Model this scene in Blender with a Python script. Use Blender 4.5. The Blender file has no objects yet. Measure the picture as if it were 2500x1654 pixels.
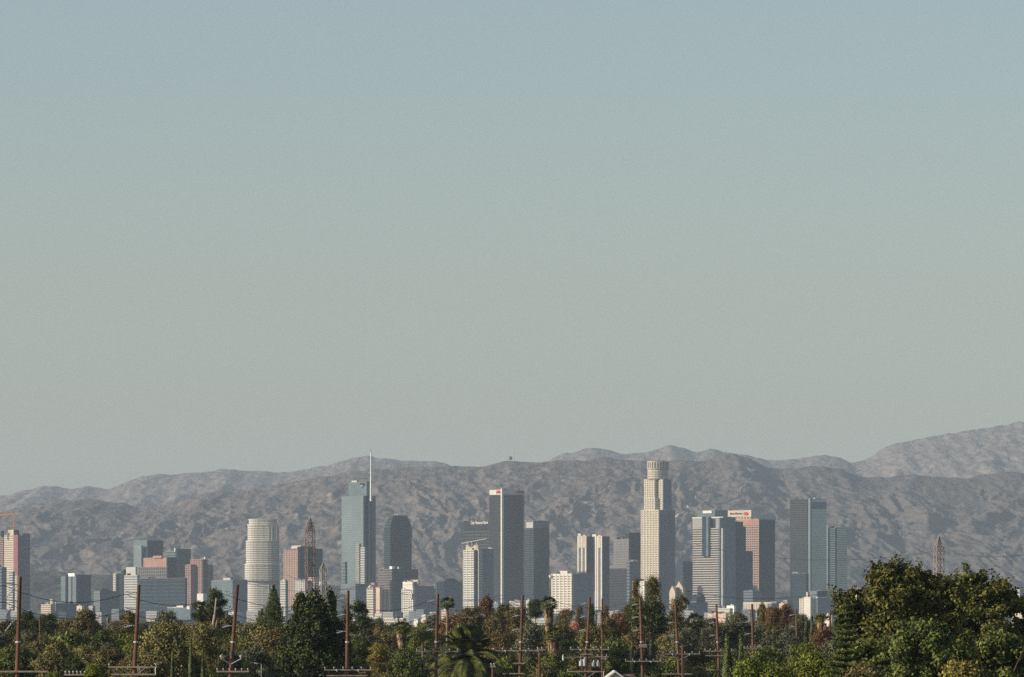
import bpy, math, random
import numpy as np

# ------------------------------------------------------------------ frame of reference
# metres; camera at the origin of x/y, looking along +Y; a long telephoto lens
F = 15000.0            # focal length in photograph pixels (photograph 2500 px wide)
HY = 1545.0            # row of the eye-level horizon
CZ = 30.0              # eye height
PSI = 0.62             # street grid of the city against the view
rnd = random.Random(7)
R = math.radians
SC = bpy.context.scene
COL = SC.collection

def X(px, D): return (px - 1250.0) / F * D
def Z(py, D): return CZ + (HY - py) / F * D

def gz(D):             # ground height along the view
    xs = [-600, 0, 60, 300, 1500, 2500, 5000, 8000, 12000, 16500, 60000]
    zs = [26, 28, 24, 15, 13, 6, 16, 28, 34, 55, 60]
    return float(np.interp(D, xs, zs))

A_, B_ = -146.0, .1977           # the row of wooden poles runs along x = A + B * y
def poleD(px): return A_ / ((px - 1250) / F - B_)
def behind(px, D, k=40):
    if px > 1990 or (px > 1780 and D <= 520): return D
    q = poleD(px) + k
    return D if D > q else q + (D - 380) * .12

# ------------------------------------------------------------------ helpers
def tag(o, label=None, cat=None, group=None, kind=None):
    if label: o['label'] = label
    if cat: o['category'] = cat
    if group: o['group'] = group
    if kind: o['kind'] = kind
    return o

def mesh_np(name, v, f, m=None, smooth=False):
    me = bpy.data.meshes.new(name)
    v = np.asarray(v, dtype=np.float32); f = np.asarray(f, dtype=np.int32)
    k = f.shape[1]
    me.vertices.add(len(v)); me.vertices.foreach_set('co', v.ravel())
    me.loops.add(f.size); me.loops.foreach_set('vertex_index', f.ravel())
    me.polygons.add(len(f)); me.polygons.foreach_set('loop_start', np.arange(0, f.size, k, dtype=np.int32))
    me.polygons.foreach_set('loop_total', np.full(len(f), k, dtype=np.int32))
    if smooth: me.polygons.foreach_set('use_smooth', np.ones(len(f), dtype=bool))
    me.update(calc_edges=True); me.validate()
    if m: me.materials.append(m)
    return me

def link(name, me, parent=None, loc=(0, 0, 0), rz=0.0):
    o = bpy.data.objects.new(name, me); COL.objects.link(o)
    o.location = loc
    if rz: o.rotation_euler = (0, 0, rz)
    if parent: o.parent = parent
    return o

def empty(name, loc, rz=0.0):
    o = bpy.data.objects.new(name, None); COL.objects.link(o); o.location = loc
    o.rotation_euler = (0, 0, rz); o.empty_display_size = 1
    return o

def copy_tree(o, parent=None):
    c = o.copy(); COL.objects.link(c); c.parent = parent
    for ch in o.children: copy_tree(ch, c)
    return c

class MB:
    def __init__(s): s.v = []; s.f = []
    def poly(s, pts, z0, z1, top=None):
        """prism over a plan polygon (counter-clockwise)"""
        n = len(pts); b = len(s.v); top = top or pts
        s.v += [(p[0], p[1], z0) for p in pts] + [(p[0], p[1], z1) for p in top]
        s.f += [tuple(range(b + n - 1, b - 1, -1)), tuple(range(b + n, b + 2 * n))]
        for i in range(n):
            j = (i + 1) % n
            s.f.append((b + i, b + j, b + n + j, b + n + i))
        return s
    def box(s, x0, x1, y0, y1, z0, z1):
        return s.poly([(x0, y0), (x1, y0), (x1, y1), (x0, y1)], z0, z1)
    def tube(s, p, q, r0, r1=None, n=6, cap=True):
        r1 = r0 if r1 is None else r1
        p = np.array(p, float); q = np.array(q, float); d = q - p; L = np.linalg.norm(d)
        if L < 1e-9: return s
        d /= L; a = np.array([0, 0, 1.0]) if abs(d[2]) < .9 else np.array([1.0, 0, 0])
        u = np.cross(d, a); u /= np.linalg.norm(u); w = np.cross(d, u); b = len(s.v)
        for c, r in ((p, r0), (q, r1)):
            for k in range(n):
                t = 2 * math.pi * k / n
                s.v.append(tuple(c + r * (math.cos(t) * u + math.sin(t) * w)))
        for k in range(n):
            j = (k + 1) % n
            s.f.append((b + k, b + n + k, b + n + j, b + j))
        if cap:
            s.f.append(tuple(b + k for k in range(n))); s.f.append(tuple(b + n + k for k in range(n - 1, -1, -1)))
        return s
    def chain(s, pts, rs, n=6):
        for i in range(len(pts) - 1): s.tube(pts[i], pts[i + 1], rs[i], rs[i + 1], n, cap=(i == 0 or i == len(pts) - 2))
        return s
    def quad(s, a, b_, c, d):
        b = len(s.v); s.v += [tuple(a), tuple(b_), tuple(c), tuple(d)]; s.f.append((b, b + 1, b + 2, b + 3)); return s
    def mesh(s, name, m):
        me = bpy.data.meshes.new(name); me.from_pydata(s.v, [], s.f); me.update()
        if m: me.materials.append(m)
        return me
    def build(s, name, m, parent=None, loc=(0, 0, 0)):
        return link(name, s.mesh(name, m), parent, loc)

# ------------------------------------------------------------------ materials
def mat(name, col, rough=.8, var=.12, scale=.05, metal=0.0, spec=.3, col2=None, detail=4.0, bump=0.0, rand=0.0, stretch=(1, 1, 1), lo=.35, hi=.65):
    m = bpy.data.materials.new(name); m.use_nodes = True
    n = m.node_tree.nodes; l = m.node_tree.links
    b = n['Principled BSDF']; b.inputs['Roughness'].default_value = rough
    b.inputs['Metallic'].default_value = metal; b.inputs['Specular IOR Level'].default_value = spec
    tc = n.new('ShaderNodeTexCoord'); mp = n.new('ShaderNodeMapping'); mp.inputs['Scale'].default_value = stretch
    nz = n.new('ShaderNodeTexNoise'); nz.inputs['Scale'].default_value = scale; nz.inputs['Detail'].default_value = detail
    l.new(tc.outputs['Object'], mp.inputs[0]); l.new(mp.outputs[0], nz.inputs['Vector'])
    rp = n.new('ShaderNodeValToRGB'); e = rp.color_ramp.elements
    e[0].position = lo; e[1].position = hi
    c2 = col2 or tuple(c * (1 + var) for c in col); c1 = col if col2 else tuple(c * (1 - var) for c in col)
    e[0].color = (*c1, 1); e[1].color = (*c2, 1)
    l.new(nz.outputs['Fac'], rp.inputs[0]); out = rp.outputs[0]
    if rand:
        oi = n.new('ShaderNodeObjectInfo'); hs = n.new('ShaderNodeHueSaturation')
        mr = n.new('ShaderNodeMapRange'); mr.inputs['To Min'].default_value = 1 - rand; mr.inputs['To Max'].default_value = 1 + rand
        l.new(oi.outputs['Random'], mr.inputs[0]); l.new(mr.outputs[0], hs.inputs['Value'])
        m2 = n.new('ShaderNodeMapRange'); m2.inputs['To Min'].default_value = .5 + rand * .06; m2.inputs['To Max'].default_value = .5 - rand * .06
        mm = n.new('ShaderNodeMath'); mm.operation = 'MULTIPLY'; mm.inputs[1].default_value = 7.3
        fr = n.new('ShaderNodeMath'); fr.operation = 'FRACT'
        l.new(oi.outputs['Random'], mm.inputs[0]); l.new(mm.outputs[0], fr.inputs[0]); l.new(fr.outputs[0], m2.inputs[0]); l.new(m2.outputs[0], hs.inputs['Hue'])
        l.new(out, hs.inputs['Color']); out = hs.outputs[0]
    l.new(out, b.inputs['Base Color'])
    if bump:
        bp = n.new('ShaderNodeBump'); bp.inputs['Strength'].default_value = bump
        l.new(nz.outputs['Fac'], bp.inputs['Height']); l.new(bp.outputs[0], b.inputs['Normal'])
    return m

W = {}
W['cream'] = mat('cream stone', (.52, .47, .37), .8, .06)
W['white'] = mat('white concrete', (.62, .58, .50), .8, .06)
W['peach'] = mat('peach stucco', (.55, .40, .30), .85, .06)
W['pink'] = mat('pink granite', (.38, .25, .20), .7, .1)
W['rose'] = mat('rose brick', (.30, .18, .155), .85, .12)
W['salmon'] = mat('salmon roof tile', (.34, .19, .15), .8, .1)
W['grey'] = mat('grey concrete', (.30, .29, .28), .8, .08)
W['lgrey'] = mat('pale grey concrete', (.44, .43, .40), .8, .08)
W['dgrey'] = mat('dark grey stone and shade', (.024, .026, .032), .6, .12, spec=.15)  # stone of dark towers; also paints shade on some right faces
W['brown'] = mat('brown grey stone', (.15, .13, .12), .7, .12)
W['navy'] = mat('dark blue cladding and shade', (.008, .028, .042), .6, .15, spec=.15)  # colour of dark towers; also laid over right faces as painted shade
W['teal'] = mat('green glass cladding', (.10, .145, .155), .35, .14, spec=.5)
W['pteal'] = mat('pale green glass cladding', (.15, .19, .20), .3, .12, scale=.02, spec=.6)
W['blue'] = mat('blue glass cladding and shade', (.10, .135, .16), .35, .15, spec=.5)  # glass of blue blocks; also a lighter painted shade on right faces
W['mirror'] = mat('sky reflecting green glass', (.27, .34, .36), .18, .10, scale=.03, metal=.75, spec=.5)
W['red'] = mat('red panel', (.24, .09, .09), .7, .1)
W['beige'] = mat('beige stone', (.50, .41, .30), .8, .06)
W['orange'] = mat('orange painted steel', (.75, .25, .06), .6, .1)
W['wsteel'] = mat('white painted steel', (.8, .78, .72), .5, .05)
W['signred'] = mat('red sign face', (.5, .03, .03), .5, .04)
W['signblue'] = mat('blue sign face', (.05, .12, .4), .5, .04)
W['signwhite'] = mat('white sign letters', (.66, .62, .56), .5, .03)
W['signdark'] = mat('dark sign letters', (.08, .08, .07), .5, .03)
G = {}
G['dark'] = mat('dark window glass', (.035, .045, .05), .22, .35, scale=.3, spec=.5)
G['mid'] = mat('grey window glass', (.17, .175, .17), .3, .25, scale=.3, spec=.5)
G['warm'] = mat('bronze window glass', (.23, .175, .13), .35, .25, scale=.3, spec=.5)
G['pale'] = mat('pale shaded glazing', (.27, .25, .21), .4, .15, scale=.3, spec=.4)
G['green'] = mat('green window glass', (.12, .17, .16), .25, .2, scale=.2, spec=.6)
ROOF = mat('gravel roof', (.25, .24, .23), .9, .15, scale=.3)

# ------------------------------------------------------------------ towers
def footprint(D, xl, xc, xr, psi=PSI):
    """local plan points (corner first) of a rectangular block whose corner shows at column xc"""
    Xc = X(xc, D); s, c = math.sin(psi), math.cos(psi)
    k = (xl - 1250) / F; lL = (Xc - k * D) / (s + k * c)
    k = (xr - 1250) / F; lR = (k * D - Xc) / (c - k * s)
    lL = max(lL, 4); lR = max(lR, 4)
    a = (-s * lL, c * lL); b = (c * lR, s * lR)
    return [(0, 0), b, (a[0] + b[0], a[1] + b[1]), a], lL, lR, psi

def inset(pts, d):     # d > 0 grows a convex counter-clockwise plan outward
    n = len(pts); out = []
    for i in range(n):
        p0 = np.array(pts[i - 1]); p1 = np.array(pts[i]); p2 = np.array(pts[(i + 1) % n])
        e1 = (p1 - p0) / np.linalg.norm(p1 - p0); e2 = (p2 - p1) / np.linalg.norm(p2 - p1)
        n1 = np.array([e1[1], -e1[0]]); n2 = np.array([e2[1], -e2[0]])
        q = p1 + d * (n1 + n2) / (1 + n1.dot(n2)); out.append((float(q[0]), float(q[1])))
    return out

def bands(root, name, pts, D, yt, yb, pitch, frac, m, off, first=.35, grow=.25):
    me = None; y = yt + pitch * first; k = 0
    h = pitch * frac / F * D
    big = inset(pts, grow)
    while y + pitch * frac < yb and k < 96:
        if me is None: me = MB().poly(big, 0, h).mesh(name, m)
        link(name, me, root, (off[0], off[1], Z(y + pitch * frac, D) - root.location.z))
        y += pitch; k += 1

def piers(root, lL, lR, psi, D, yt, yb, nL, nR, w, m, off, proud=.6, name='pier', ends=True):
    s, c = math.sin(psi), math.cos(psi); z1 = Z(yt, D) - root.location.z; z0 = Z(yb, D) - root.location.z
    for side, L, n in ((0, lL, nL), (1, lR, nR)):
        if n < 2: continue
        t = (-s, c) if side == 0 else (c, s); nn = (-c, -s) if side == 0 else (s, -c)
        me = None
        for i in range(n):
            d = w / 2 + (L - w) * i / (n - 1)
            if not ends and i in (0, n - 1): continue
            if me is None:
                hw = w / 2
                q = [(t[0] * a + nn[0] * b, t[1] * a + nn[1] * b) for a, b in ((-hw, -.3), (hw, -.3), (hw, proud), (-hw, proud))]
                if side == 0: q = q[::-1]
                ar = sum(q[j][0] * q[(j + 1) % 4][1] - q[(j + 1) % 4][0] * q[j][1] for j in range(4))
                if ar < 0: q = q[::-1]
                me = MB().poly(q, z0, z1).mesh(name, m)
            link(name, me, root, (off[0] + t[0] * d, off[1] + t[1] * d, 0))

def text_mesh(txt, h, m, extrude=.4, bold=0.0):
    cu = bpy.data.curves.new('lettering', 'FONT'); cu.body = txt; cu.size = h; cu.extrude = extrude; cu.offset = bold
    cu.align_x = 'CENTER'; cu.align_y = 'CENTER'; cu.resolution_u = 2
    o = bpy.data.objects.new('lettering', cu); COL.objects.link(o)
    dg = bpy.context.evaluated_depsgraph_get(); dg.update()
    me = bpy.data.meshes.new_from_object(o.evaluated_get(dg)); me.name = 'lettering'
    bpy.data.objects.remove(o); bpy.data.curves.remove(cu)
    me.materials.clear(); me.materials.append(m)
    return me

def on_face(root, name, me, D, px, py, base, lL, lR, psi, side=0, proud=.8, width=None):
    """put a flat mesh (x right, y up) on the sunny (0) or shaded (1) face, centred at the given spot"""
    s, c = math.sin(psi), math.cos(psi)
    t = (s, -c) if side == 0 else (c, s); nn = (-c, -s) if side == 0 else (s, -c)
    bx, by = root.location.x + base[0], root.location.y + base[1]
    k = (px - 1250) / F
    d = (k * by - bx) / (t[0] - k * t[1])
    x = bx + t[0] * d + nn[0] * proud - root.location.x; y = by + t[1] * d + nn[1] * proud - root.location.y
    o = link(name, me, root, (x, y, Z(py, root.location.y + y) - root.location.z))
    o.rotation_euler = (math.pi / 2, 0, math.atan2(t[1], t[0]))
    if width: o.scale = (width / max(o.dimensions.x, 1e-3),) * 1 + (1, 1)
    return o

def tower(name, label, D, xl, xc, xr, yt, yb=1560, wall='grey', glass='dark', pitch=5.4, frac=.5, nL=0, nR=0, pw=1.2, pm=None,
          tiers=None, cat='skyscraper', group='towers of the city skyline', psi=PSI, roof=True, band_to=1525, first=.35, parapet=0, grow=.25):
    """tiers: (xl, xc, xr, ytop, ybottom, depth offset, overrides)"""
    zb = gz(D)
    root = empty(name, (X(xc, D), D, zb)); tag(root, label, cat, group)
    root['_t'] = 0
    tiers = tiers or [(xl, xc, xr, yt, yb, 0, {})]
    info = []
    for i, (a, b, c, t, u, dd, ov) in enumerate(tiers):
        g = dict(wall=wall, glass=glass, pitch=pitch, frac=frac, nL=nL, nR=nR, pw=pw, pm=pm, first=first); g.update(ov)
        DD = D + dd
        pts, lL, lR, ps = footprint(DD, a, b, c, psi)
        off = (X(b, DD) - root.location.x, DD - root.location.y)
        zt = Z(t, DD) - zb; zl = 0 if u >= 1540 else Z(u, DD) - zb
        o = MB().poly(pts, zl, zt).build(ov.get('name', 'body' if len(tiers) < 2 else 'block'), W[g['wall']], root, (off[0], off[1], 0))
        if g['pitch']:
            bands(root, 'window_band', pts, DD, t, min(u, band_to), g['pitch'], g['frac'], G.get(g['glass']) or W[g['glass']], off, g['first'], grow)
        if g['nL'] or g['nR']:
            piers(root, lL, lR, ps, DD, t, min(u, 1560), g['nL'], g['nR'], g['pw'], W[g['pm'] or g['wall']], off)
        if roof and not ov.get('noroof'):
            MB().poly(inset(pts, -1.0), 0, .4).build('roof', ROOF, root, (off[0], off[1], zt))
            if i == 0 and xr - xl > 30 and ov.get('units', 1):
                q = np.array(pts); c0 = q.mean(0)
                for k in range(3):
                    p_ = c0 + (q[rnd.randrange(4)] - c0) * rnd.uniform(.2, .55); a_, b2, h_ = rnd.uniform(2, 5), rnd.uniform(2, 4), rnd.uniform(1.6, 3.4)
                    if k < 2: MB().box(-a_, a_, -b2, b2, .4, .4 + h_).build('rooftop_unit', W[rnd.choice(['grey', 'lgrey', 'brown', 'dgrey'])], root, (off[0] + p_[0], off[1] + p_[1], zt))
                    else: MB().tube((0, 0, .4), (0, 0, rnd.uniform(4, 9)), .22, .12, 5).build('antenna', W['dgrey'], root, (off[0] + p_[0], off[1] + p_[1], zt))
        info.append((off, lL, lR, ps, DD))
    del root['_t']
    return root, info

def block(root, name, m, D, xl, xc, xr, yt, yb, psi=PSI):
    """an extra rectangular part of a tower, from columns and rows"""
    pts, lL, lR, ps = footprint(D, xl, xc, xr, psi)
    return MB().poly(pts, Z(yb, D) - root.location.z, Z(yt, D) - root.location.z).build(name, m, root, (X(xc, D) - root.location.x, D - root.location.y, 0)), ((X(xc, D) - root.location.x, D - root.location.y), lL, lR, ps, D)

def mast(root, name, m, D, px, y0, y1, w0, w1=None):
    return MB().tube((0, 0, Z(y1, D) - root.location.z), (0, 0, Z(y0, D) - root.location.z), w0, w1 if w1 is not None else w0, 8).build(name, m, root, (X(px, D) - root.location.x, D - root.location.y, 0))

HAZE, SKY, SUN, EXPO = 2.15e-5, .10, 4.2, 0.17
# ------------------------------------------------------------------ downtown
def ldd(D, xc, x, psi=PSI):
    """how much deeper the sunny face plane of the corner at xc lies where it shows at column x"""
    Xc = X(xc, D); k = (x - 1250) / F
    return math.cos(psi) * (Xc - k * D) / (math.sin(psi) + k * math.cos(psi))

def circle_mesh(name, r, m, a0=0, a1=2 * math.pi, th=.5, r0=0.0):
    b = MB(); n = 20
    pts = [(r * math.cos(a0 + (a1 - a0) * i / n), r * math.sin(a0 + (a1 - a0) * i / n)) for i in range(n + 1)]
    if r0: pts += [(r0 * math.cos(a1 + (a0 - a1) * i / n), r0 * math.sin(a1 + (a0 - a1) * i / n)) for i in range(n + 1)]
    elif a1 - a0 < 6.2: pts += [(0, 0)]
    else: pts = pts[:-1]
    b.poly(pts, 0, th); return b.mesh(name, m)

def plate(name, w, h, m, th=.6):
    return MB().box(-w / 2, w / 2, -h / 2, h / 2, 0, th).mesh(name, m)

# red and cream twin tower under construction at the edge
D = 10600
t, inf = tower('residential_tower', 'unfinished tower with cream balcony floors, a red strip and an orange tower crane', D, 10, 43, 73, 1307, wall='dgrey', glass='dark', pitch=0,
    tiers=[(10, 43, 55, 1307, 1560, 0, dict(wall='cream', pitch=5.4, frac=.38, glass='warm', first=.2)), (52, 55, 73, 1303, 1560, 12, dict(wall='blue', pitch=10.8, frac=.4, glass='dark'))])
block(t, 'red_strip', W['red'], D - 2, 33, 43.5, 44.5, 1307, 1404); block(t, 'mauve_side_wall', W['brown'], D - 1, 42.5, 43.5, 55.5, 1311, 1560)
block(t, 'core_cap', W['beige'], D + 14, 20, 33, 34, 1294, 1309); block(t, 'lift_core', W['dgrey'], D + 14, 33.5, 35, 47, 1294, 1309)
block(t, 'rooftop_plant', W['navy'], D + 20, 3, 5, 10, 1296, 1312)
t2, _ = tower('residential_tower', 'mauve side wing of an unfinished tower at the picture edge', D + 60, -40, 8, 14, 1311, wall='rose', glass='dark', pitch=5.4, frac=.45)
c = empty('tower_crane', (X(33.5, D + 30), D + 30, Z(1296, D + 30))); tag(c, 'orange tower crane standing on top of the unfinished red and cream tower', 'crane')
def zz(y): return Z(y, D + 30) - c.location.z
def xx(p): return X(p, D + 30) - c.location.x
b = MB()
for dx in (-.7, .7):
    for dy in (-.7, .7): b.tube((dx, dy, 0), (dx, dy, zz(1256)), .28, n=4)
for i in range(14):
    z0, z1 = zz(1256) * i / 14, zz(1256) * (i + 1) / 14; s_ = 1 if i % 2 else -1
    b.tube((-.7 * s_, -.7, z0), (.7 * s_, -.7, z1), .2, n=4)
b.build('mast', W['orange'], c)
b = MB(); b.tube((0, 0, zz(1258)), (xx(-45), 0, zz(1262)), 1.0, n=4); b.tube((0, 0, zz(1256)), (xx(-45), 0, zz(1261)), .5, n=4)
b.build('jib', W['orange'], c)
MB().tube((0, 0, zz(1258)), (xx(60), 0, zz(1258)), .35, n=4).build('counter_jib', W['orange'], c)
MB().tube((0, 0, zz(1257)), (0, 0, zz(1244)), .6, .2, n=4).build('tower_top', W['red'], c)
MB().box(-1.2, 1.2, -1.2, 1.2, zz(1262), zz(1257)).build('cab', W['beige'], c)

T = tower
T('office_block', 'low blue grey block at the foot of the red and cream tower', 9900, -30, 4, 16, 1386, wall='blue', pitch=8, frac=.4, cat='office block')
T('office_block', 'slim pale lavender block in front of the red and cream tower', 9800, 22, 31, 36, 1396, wall='lgrey', pitch=6, frac=.4, cat='office block')
t, inf = T('office_tower', 'pale green and dark teal office tower with white rooftop housing', 11000, 149, 187, 222, 1408, wall='teal', glass='green', pitch=6, frac=.35)
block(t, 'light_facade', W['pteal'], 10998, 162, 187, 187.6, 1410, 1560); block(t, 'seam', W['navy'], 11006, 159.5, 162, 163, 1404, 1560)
block(t, 'rooftop_housing', W['wsteel'], 11012, 166, 182, 191, 1400, 1408); block(t, 'painted_shade_face', W['navy'], 10996, 187, 188, 222, 1404, 1560)  # navy sheet over the whole right face puts its shade into the colour
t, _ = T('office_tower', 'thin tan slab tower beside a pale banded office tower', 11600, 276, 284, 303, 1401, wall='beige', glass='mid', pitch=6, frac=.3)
block(t, 'painted_shade_side', W['navy'], 11597, 284, 285, 291, 1402, 1560); block(t, 'plant_room', W['navy'], 11607, 300, 302, 308, 1391, 1560)  # right face of the tan slab painted navy as shade
t, _ = T('office_tower', 'pale grey banded office tower with a square white cap', 10900, 303, 335, 342, 1405, wall='lgrey', glass='mid', pitch=6.2, frac=.48)
block(t, 'cap', W['lgrey'], 10912, 308, 331, 334, 1385, 1407)
t, _ = T('office_tower', 'blocky green glass tower with a pale side and a shade darkened side, topping its cluster', 12000, 326, 360, 398, 1320, wall='teal', glass='green', pitch=6, frac=.3)
block(t, 'glass_corner', W['pteal'], 11999, 328, 345, 346, 1332, 1420); block(t, 'painted_shade_facade', W['navy'], 11996, 360, 361, 397, 1320, 1560)  # navy overlay paints shade on the side turned from the sun
t, _ = T('office_tower', 'dark teal tower with a stepped shoulder next to a salmon roofed tower', 12200, 405, 430, 466, 1341, wall='navy', glass='dark', pitch=7, frac=.4,
    tiers=[(429, 431, 466, 1341, 1560, 0, {}), (405, 429, 431, 1346, 1560, 6, dict(wall='teal'))])
block(t, 'rooftop_antenna_base', W['lgrey'], 12190, 425, 428, 430, 1338, 1347)
t, _ = T('office_tower', 'tower with a salmon tiled band below its roof and rows of dark windows', 11300, 337, 407, 430, 1382, wall='brown', glass='dark', pitch=6, frac=.3,
    tiers=[(350, 408, 431, 1362, 1384, 0, dict(wall='salmon', pitch=0, name='tiled_crown')), (338, 407, 430, 1384, 1560, 0, dict(wall='brown', pitch=8, frac=.5, nL=14, nR=5, pw=2.6))])
block(t, 'roof_house', W['salmon'], 11310, 374, 394, 400, 1357, 1363); block(t, 'painted_shade_flank', W['dgrey'], 11296, 407.5, 409, 431, 1361, 1560)  # dark grey overlay is the right face's shade, held in colour
t, _ = T('office_block', 'dull blue slab filling the gap below the salmon roofed tower', 10500, 338, 452, 456, 1412, wall='navy', pitch=9, frac=.4, cat='office block', glass='dark')
t, _ = T('office_tower', 'rose brick tower with paired window columns and a small dome', 11100, 453, 496, 520, 1366, wall='rose', glass='dark', pitch=5.6, frac=.42,
    tiers=[(465, 496, 506, 1366, 1560, 0, dict(nL=8, pw=3.0)), (453, 466, 520, 1379, 1560, 10, dict(nL=3, pw=3.0))])
block(t, 'painted_shade_end', W['dgrey'], 11098, 495.6, 496.4, 506.5, 1367, 1560)  # rose tower's right face covered in dark grey as painted shade
MB().tube((0, 0, 0), (0, 0, 5), 3.2, 1.2, 10).build('dome', W['white'], t, (3, 6, Z(1366, 11100) - t.location.z))
t, _ = T('office_block', 'sea green glass office block with rooftop equipment', 10700, 516, 567, 604, 1417, wall='teal', glass='green', pitch=6.5, frac=.35, cat='office block')
block(t, 'rooftop_equipment', W['lgrey'], 10712, 545, 562, 566, 1411, 1418); block(t, 'painted_shade_wing', W['blue'], 10697, 567, 568, 604, 1416, 1560)  # blue sheet paints the block's right face as shaded

# white stepped tower with rounded shaded side
D = 11000
t = empty('stepped_tower', (X(640, D), D, gz(D))); tag(t, 'tall cream stepped tower ringed by balconies on every floor', 'skyscraper', 'towers of the city skyline')
def round_tier(xl, xr, y0, y1, pitch=5.4, dd=0):
    DD = D + dd; pts, lL, lR, ps = footprint(DD, xl, xl + (xr - xl) * .52, xr)
    off = (X(xl + (xr - xl) * .52, DD) - t.location.x, DD - t.location.y)
    # rounded plan: flat sunny side, bowed shaded side
    wpx = (xr - xl) / F * DD / 2; off = (X((xl + xr) / 2, DD) - t.location.x, DD - t.location.y + 26)
    q = []
    for i in range(28):
        th = 2 * math.pi * i / 28; c_, s_ = math.cos(th), math.sin(th); e = 2 / 2.9
        q.append((wpx * math.copysign(abs(c_) ** e, c_), wpx * .8 * math.copysign(abs(s_) ** e, s_)))
    z0 = Z(y1, DD) - t.location.z if y1 < 1540 else 0
    MB().poly(q, z0, Z(y0, DD) - t.location.z).build('block', W['white'], t, (off[0], off[1], 0))
    bands(t, 'window_band', q, DD, y0 + 2, min(y1, 1520), pitch, .40, G['pale'], off, .25)
    MB().poly(inset(q, .8), 0, 1.2).build('parapet', W['white'], t, (off[0], off[1], Z(y0 + 1, DD) - t.location.z))
    return off, q
round_tier(606, 675, 1268, 1282, dd=6); round_tier(603, 677, 1281, 1322, dd=4); round_tier(599, 680, 1321, 1380, dd=2)
round_tier(596, 682, 1378, 1418); o3, q3 = round_tier(603, 680, 1417, 1560, dd=3)
me = MB().box(-.7, .7, -.7, .7, Z(1500, D) - t.location.z, Z(1284, D) - t.location.z).mesh('pier', W['cream'])
for i in (22, 23, 24, 25, 26, 27):
    p = q3[i]; link('pier', me, t, (o3[0] + p[0] * 1.005, o3[1] + p[1] * 1.005, 0))

D = 10900
t, inf = T('office_tower', 'pink granite tower with a fine window grid and a slanted beige crown', D, 693, 727, 788, 1342, wall='pink', glass='dark', pitch=5.4, frac=.45,
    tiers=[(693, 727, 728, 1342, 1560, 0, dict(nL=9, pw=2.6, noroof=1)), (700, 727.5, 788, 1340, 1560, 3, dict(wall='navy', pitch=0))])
b = MB(); pts, lL, lR, ps = footprint(D + 4, 710, 732, 745)
b.poly(pts, Z(1343, D) - t.location.z, Z(1332, D) - t.location.z, top=[(p[0] + 3, p[1] + 2) for p in pts]); b.build('slanted_crown', W['beige'], t, (X(730, D) - t.location.x, 4, 0))
block(t, 'painted_shade_wing', W['navy'], D + 3, 727.6, 729, 770, 1335, 1560)  # navy tier and wing carry the right side's shade as colour
T('office_block', 'small cream block squeezed beside the pink granite tower', 10600, 684, 690, 696, 1424, wall='cream', pitch=6, frac=.3, cat='office block')
T('office_block', 'pale grey residential block in front of the pink granite tower', 10300, 721, 745, 762, 1418, wall='lgrey', glass='mid', pitch=5.4, frac=.45, nL=6, nR=4, pw=2, cat='apartment block')
t, _ = T('office_block', 'peach block behind the rust lattice tower with a round pale water tank', 10600, 752, 770, 778, 1410, wall='peach', pitch=6, frac=.3, cat='office block')
MB().tube((0, 0, 0), (0, 0, 7), 4, 4, 12).build('water_tank', W['wsteel'], t, (X(789, 10600) - t.location.x - 3, -3, Z(1430, 10600) - t.location.z))

# tall glass tower with spire
D = 11200
t, inf = T('glass_spire_tower', 'tall pale green glass tower with a white spire and a round emblem on its crown', D, 834, 889, 917, 1210, wall='pteal', glass='teal', pitch=5.4, frac=.18,
    tiers=[(834, 889, 917, 1211, 1560, 0, dict(noroof=1))], grow=.12)
block(t, 'painted_shade_side', W['navy'], D - 2, 889, 889.8, 903, 1211, 1560); block(t, 'painted_shade_corner', W['blue'], D + 3, 903, 907, 917.5, 1211, 1560)  # navy and blue sheets paint shade on the glass tower's right faces
block(t, 'side_recess', W['dgrey'], D - 3, 902.8, 903, 907, 1226, 1560)
(_, ci) = block(t, 'glass_crown', W['teal'], D + 14, 851, 895, 903, 1176, 1211)
block(t, 'sail_crown_edge', W['lgrey'], D + 12, 858, 871, 873, 1173.5, 1178)
D2 = D + 14
on_face(t, 'emblem_red', circle_mesh('emblem_red', 4.6, W['signred'], 0.3, math.pi + .3), D2, 884, 1186, ci[0], ci[1], ci[2], ci[3])
on_face(t, 'emblem_blue', circle_mesh('emblem_blue', 4.6, W['signblue'], math.pi + .3, 2 * math.pi + .3), D2, 884, 1186, ci[0], ci[1], ci[2], ci[3])
on_face(t, 'emblem_swirl', plate('emblem_swirl', 8.5, 1.6, W['signwhite']), D2, 884, 1186, ci[0], ci[1], ci[2], ci[3], proud=1.2)
mast(t, 'spire', W['wsteel'], D - 6, 905.5, 1105, 1224, 1.9, 1.0); mast(t, 'spire_tip', W['dgrey'], D - 6, 905.5, 1094, 1105, .35, .15)
# slim mirror strips and the tower standing before it
T('office_tower', 'mid rise grey banded tower right before the tall glass spire tower', 10700, 868, 891, 893, 1338, wall='lgrey', glass='mid', pitch=5.8, frac=.5,
  tiers=[(868, 877, 878, 1328, 1560, 10, dict(wall='grey')), (877, 890, 893, 1337, 1560, 0, {})])
T('office_tower', 'narrow dark green slab before the pale glass of the spire tower', 10650, 836, 843, 846, 1372, wall='teal', glass='dark', pitch=8, frac=.3)
T('office_block', 'dark blue office block at the foot of the glass spire tower', 10300, 832, 868, 899, 1426, wall='blue', glass='mid', pitch=7, frac=.35, cat='office block')

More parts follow.
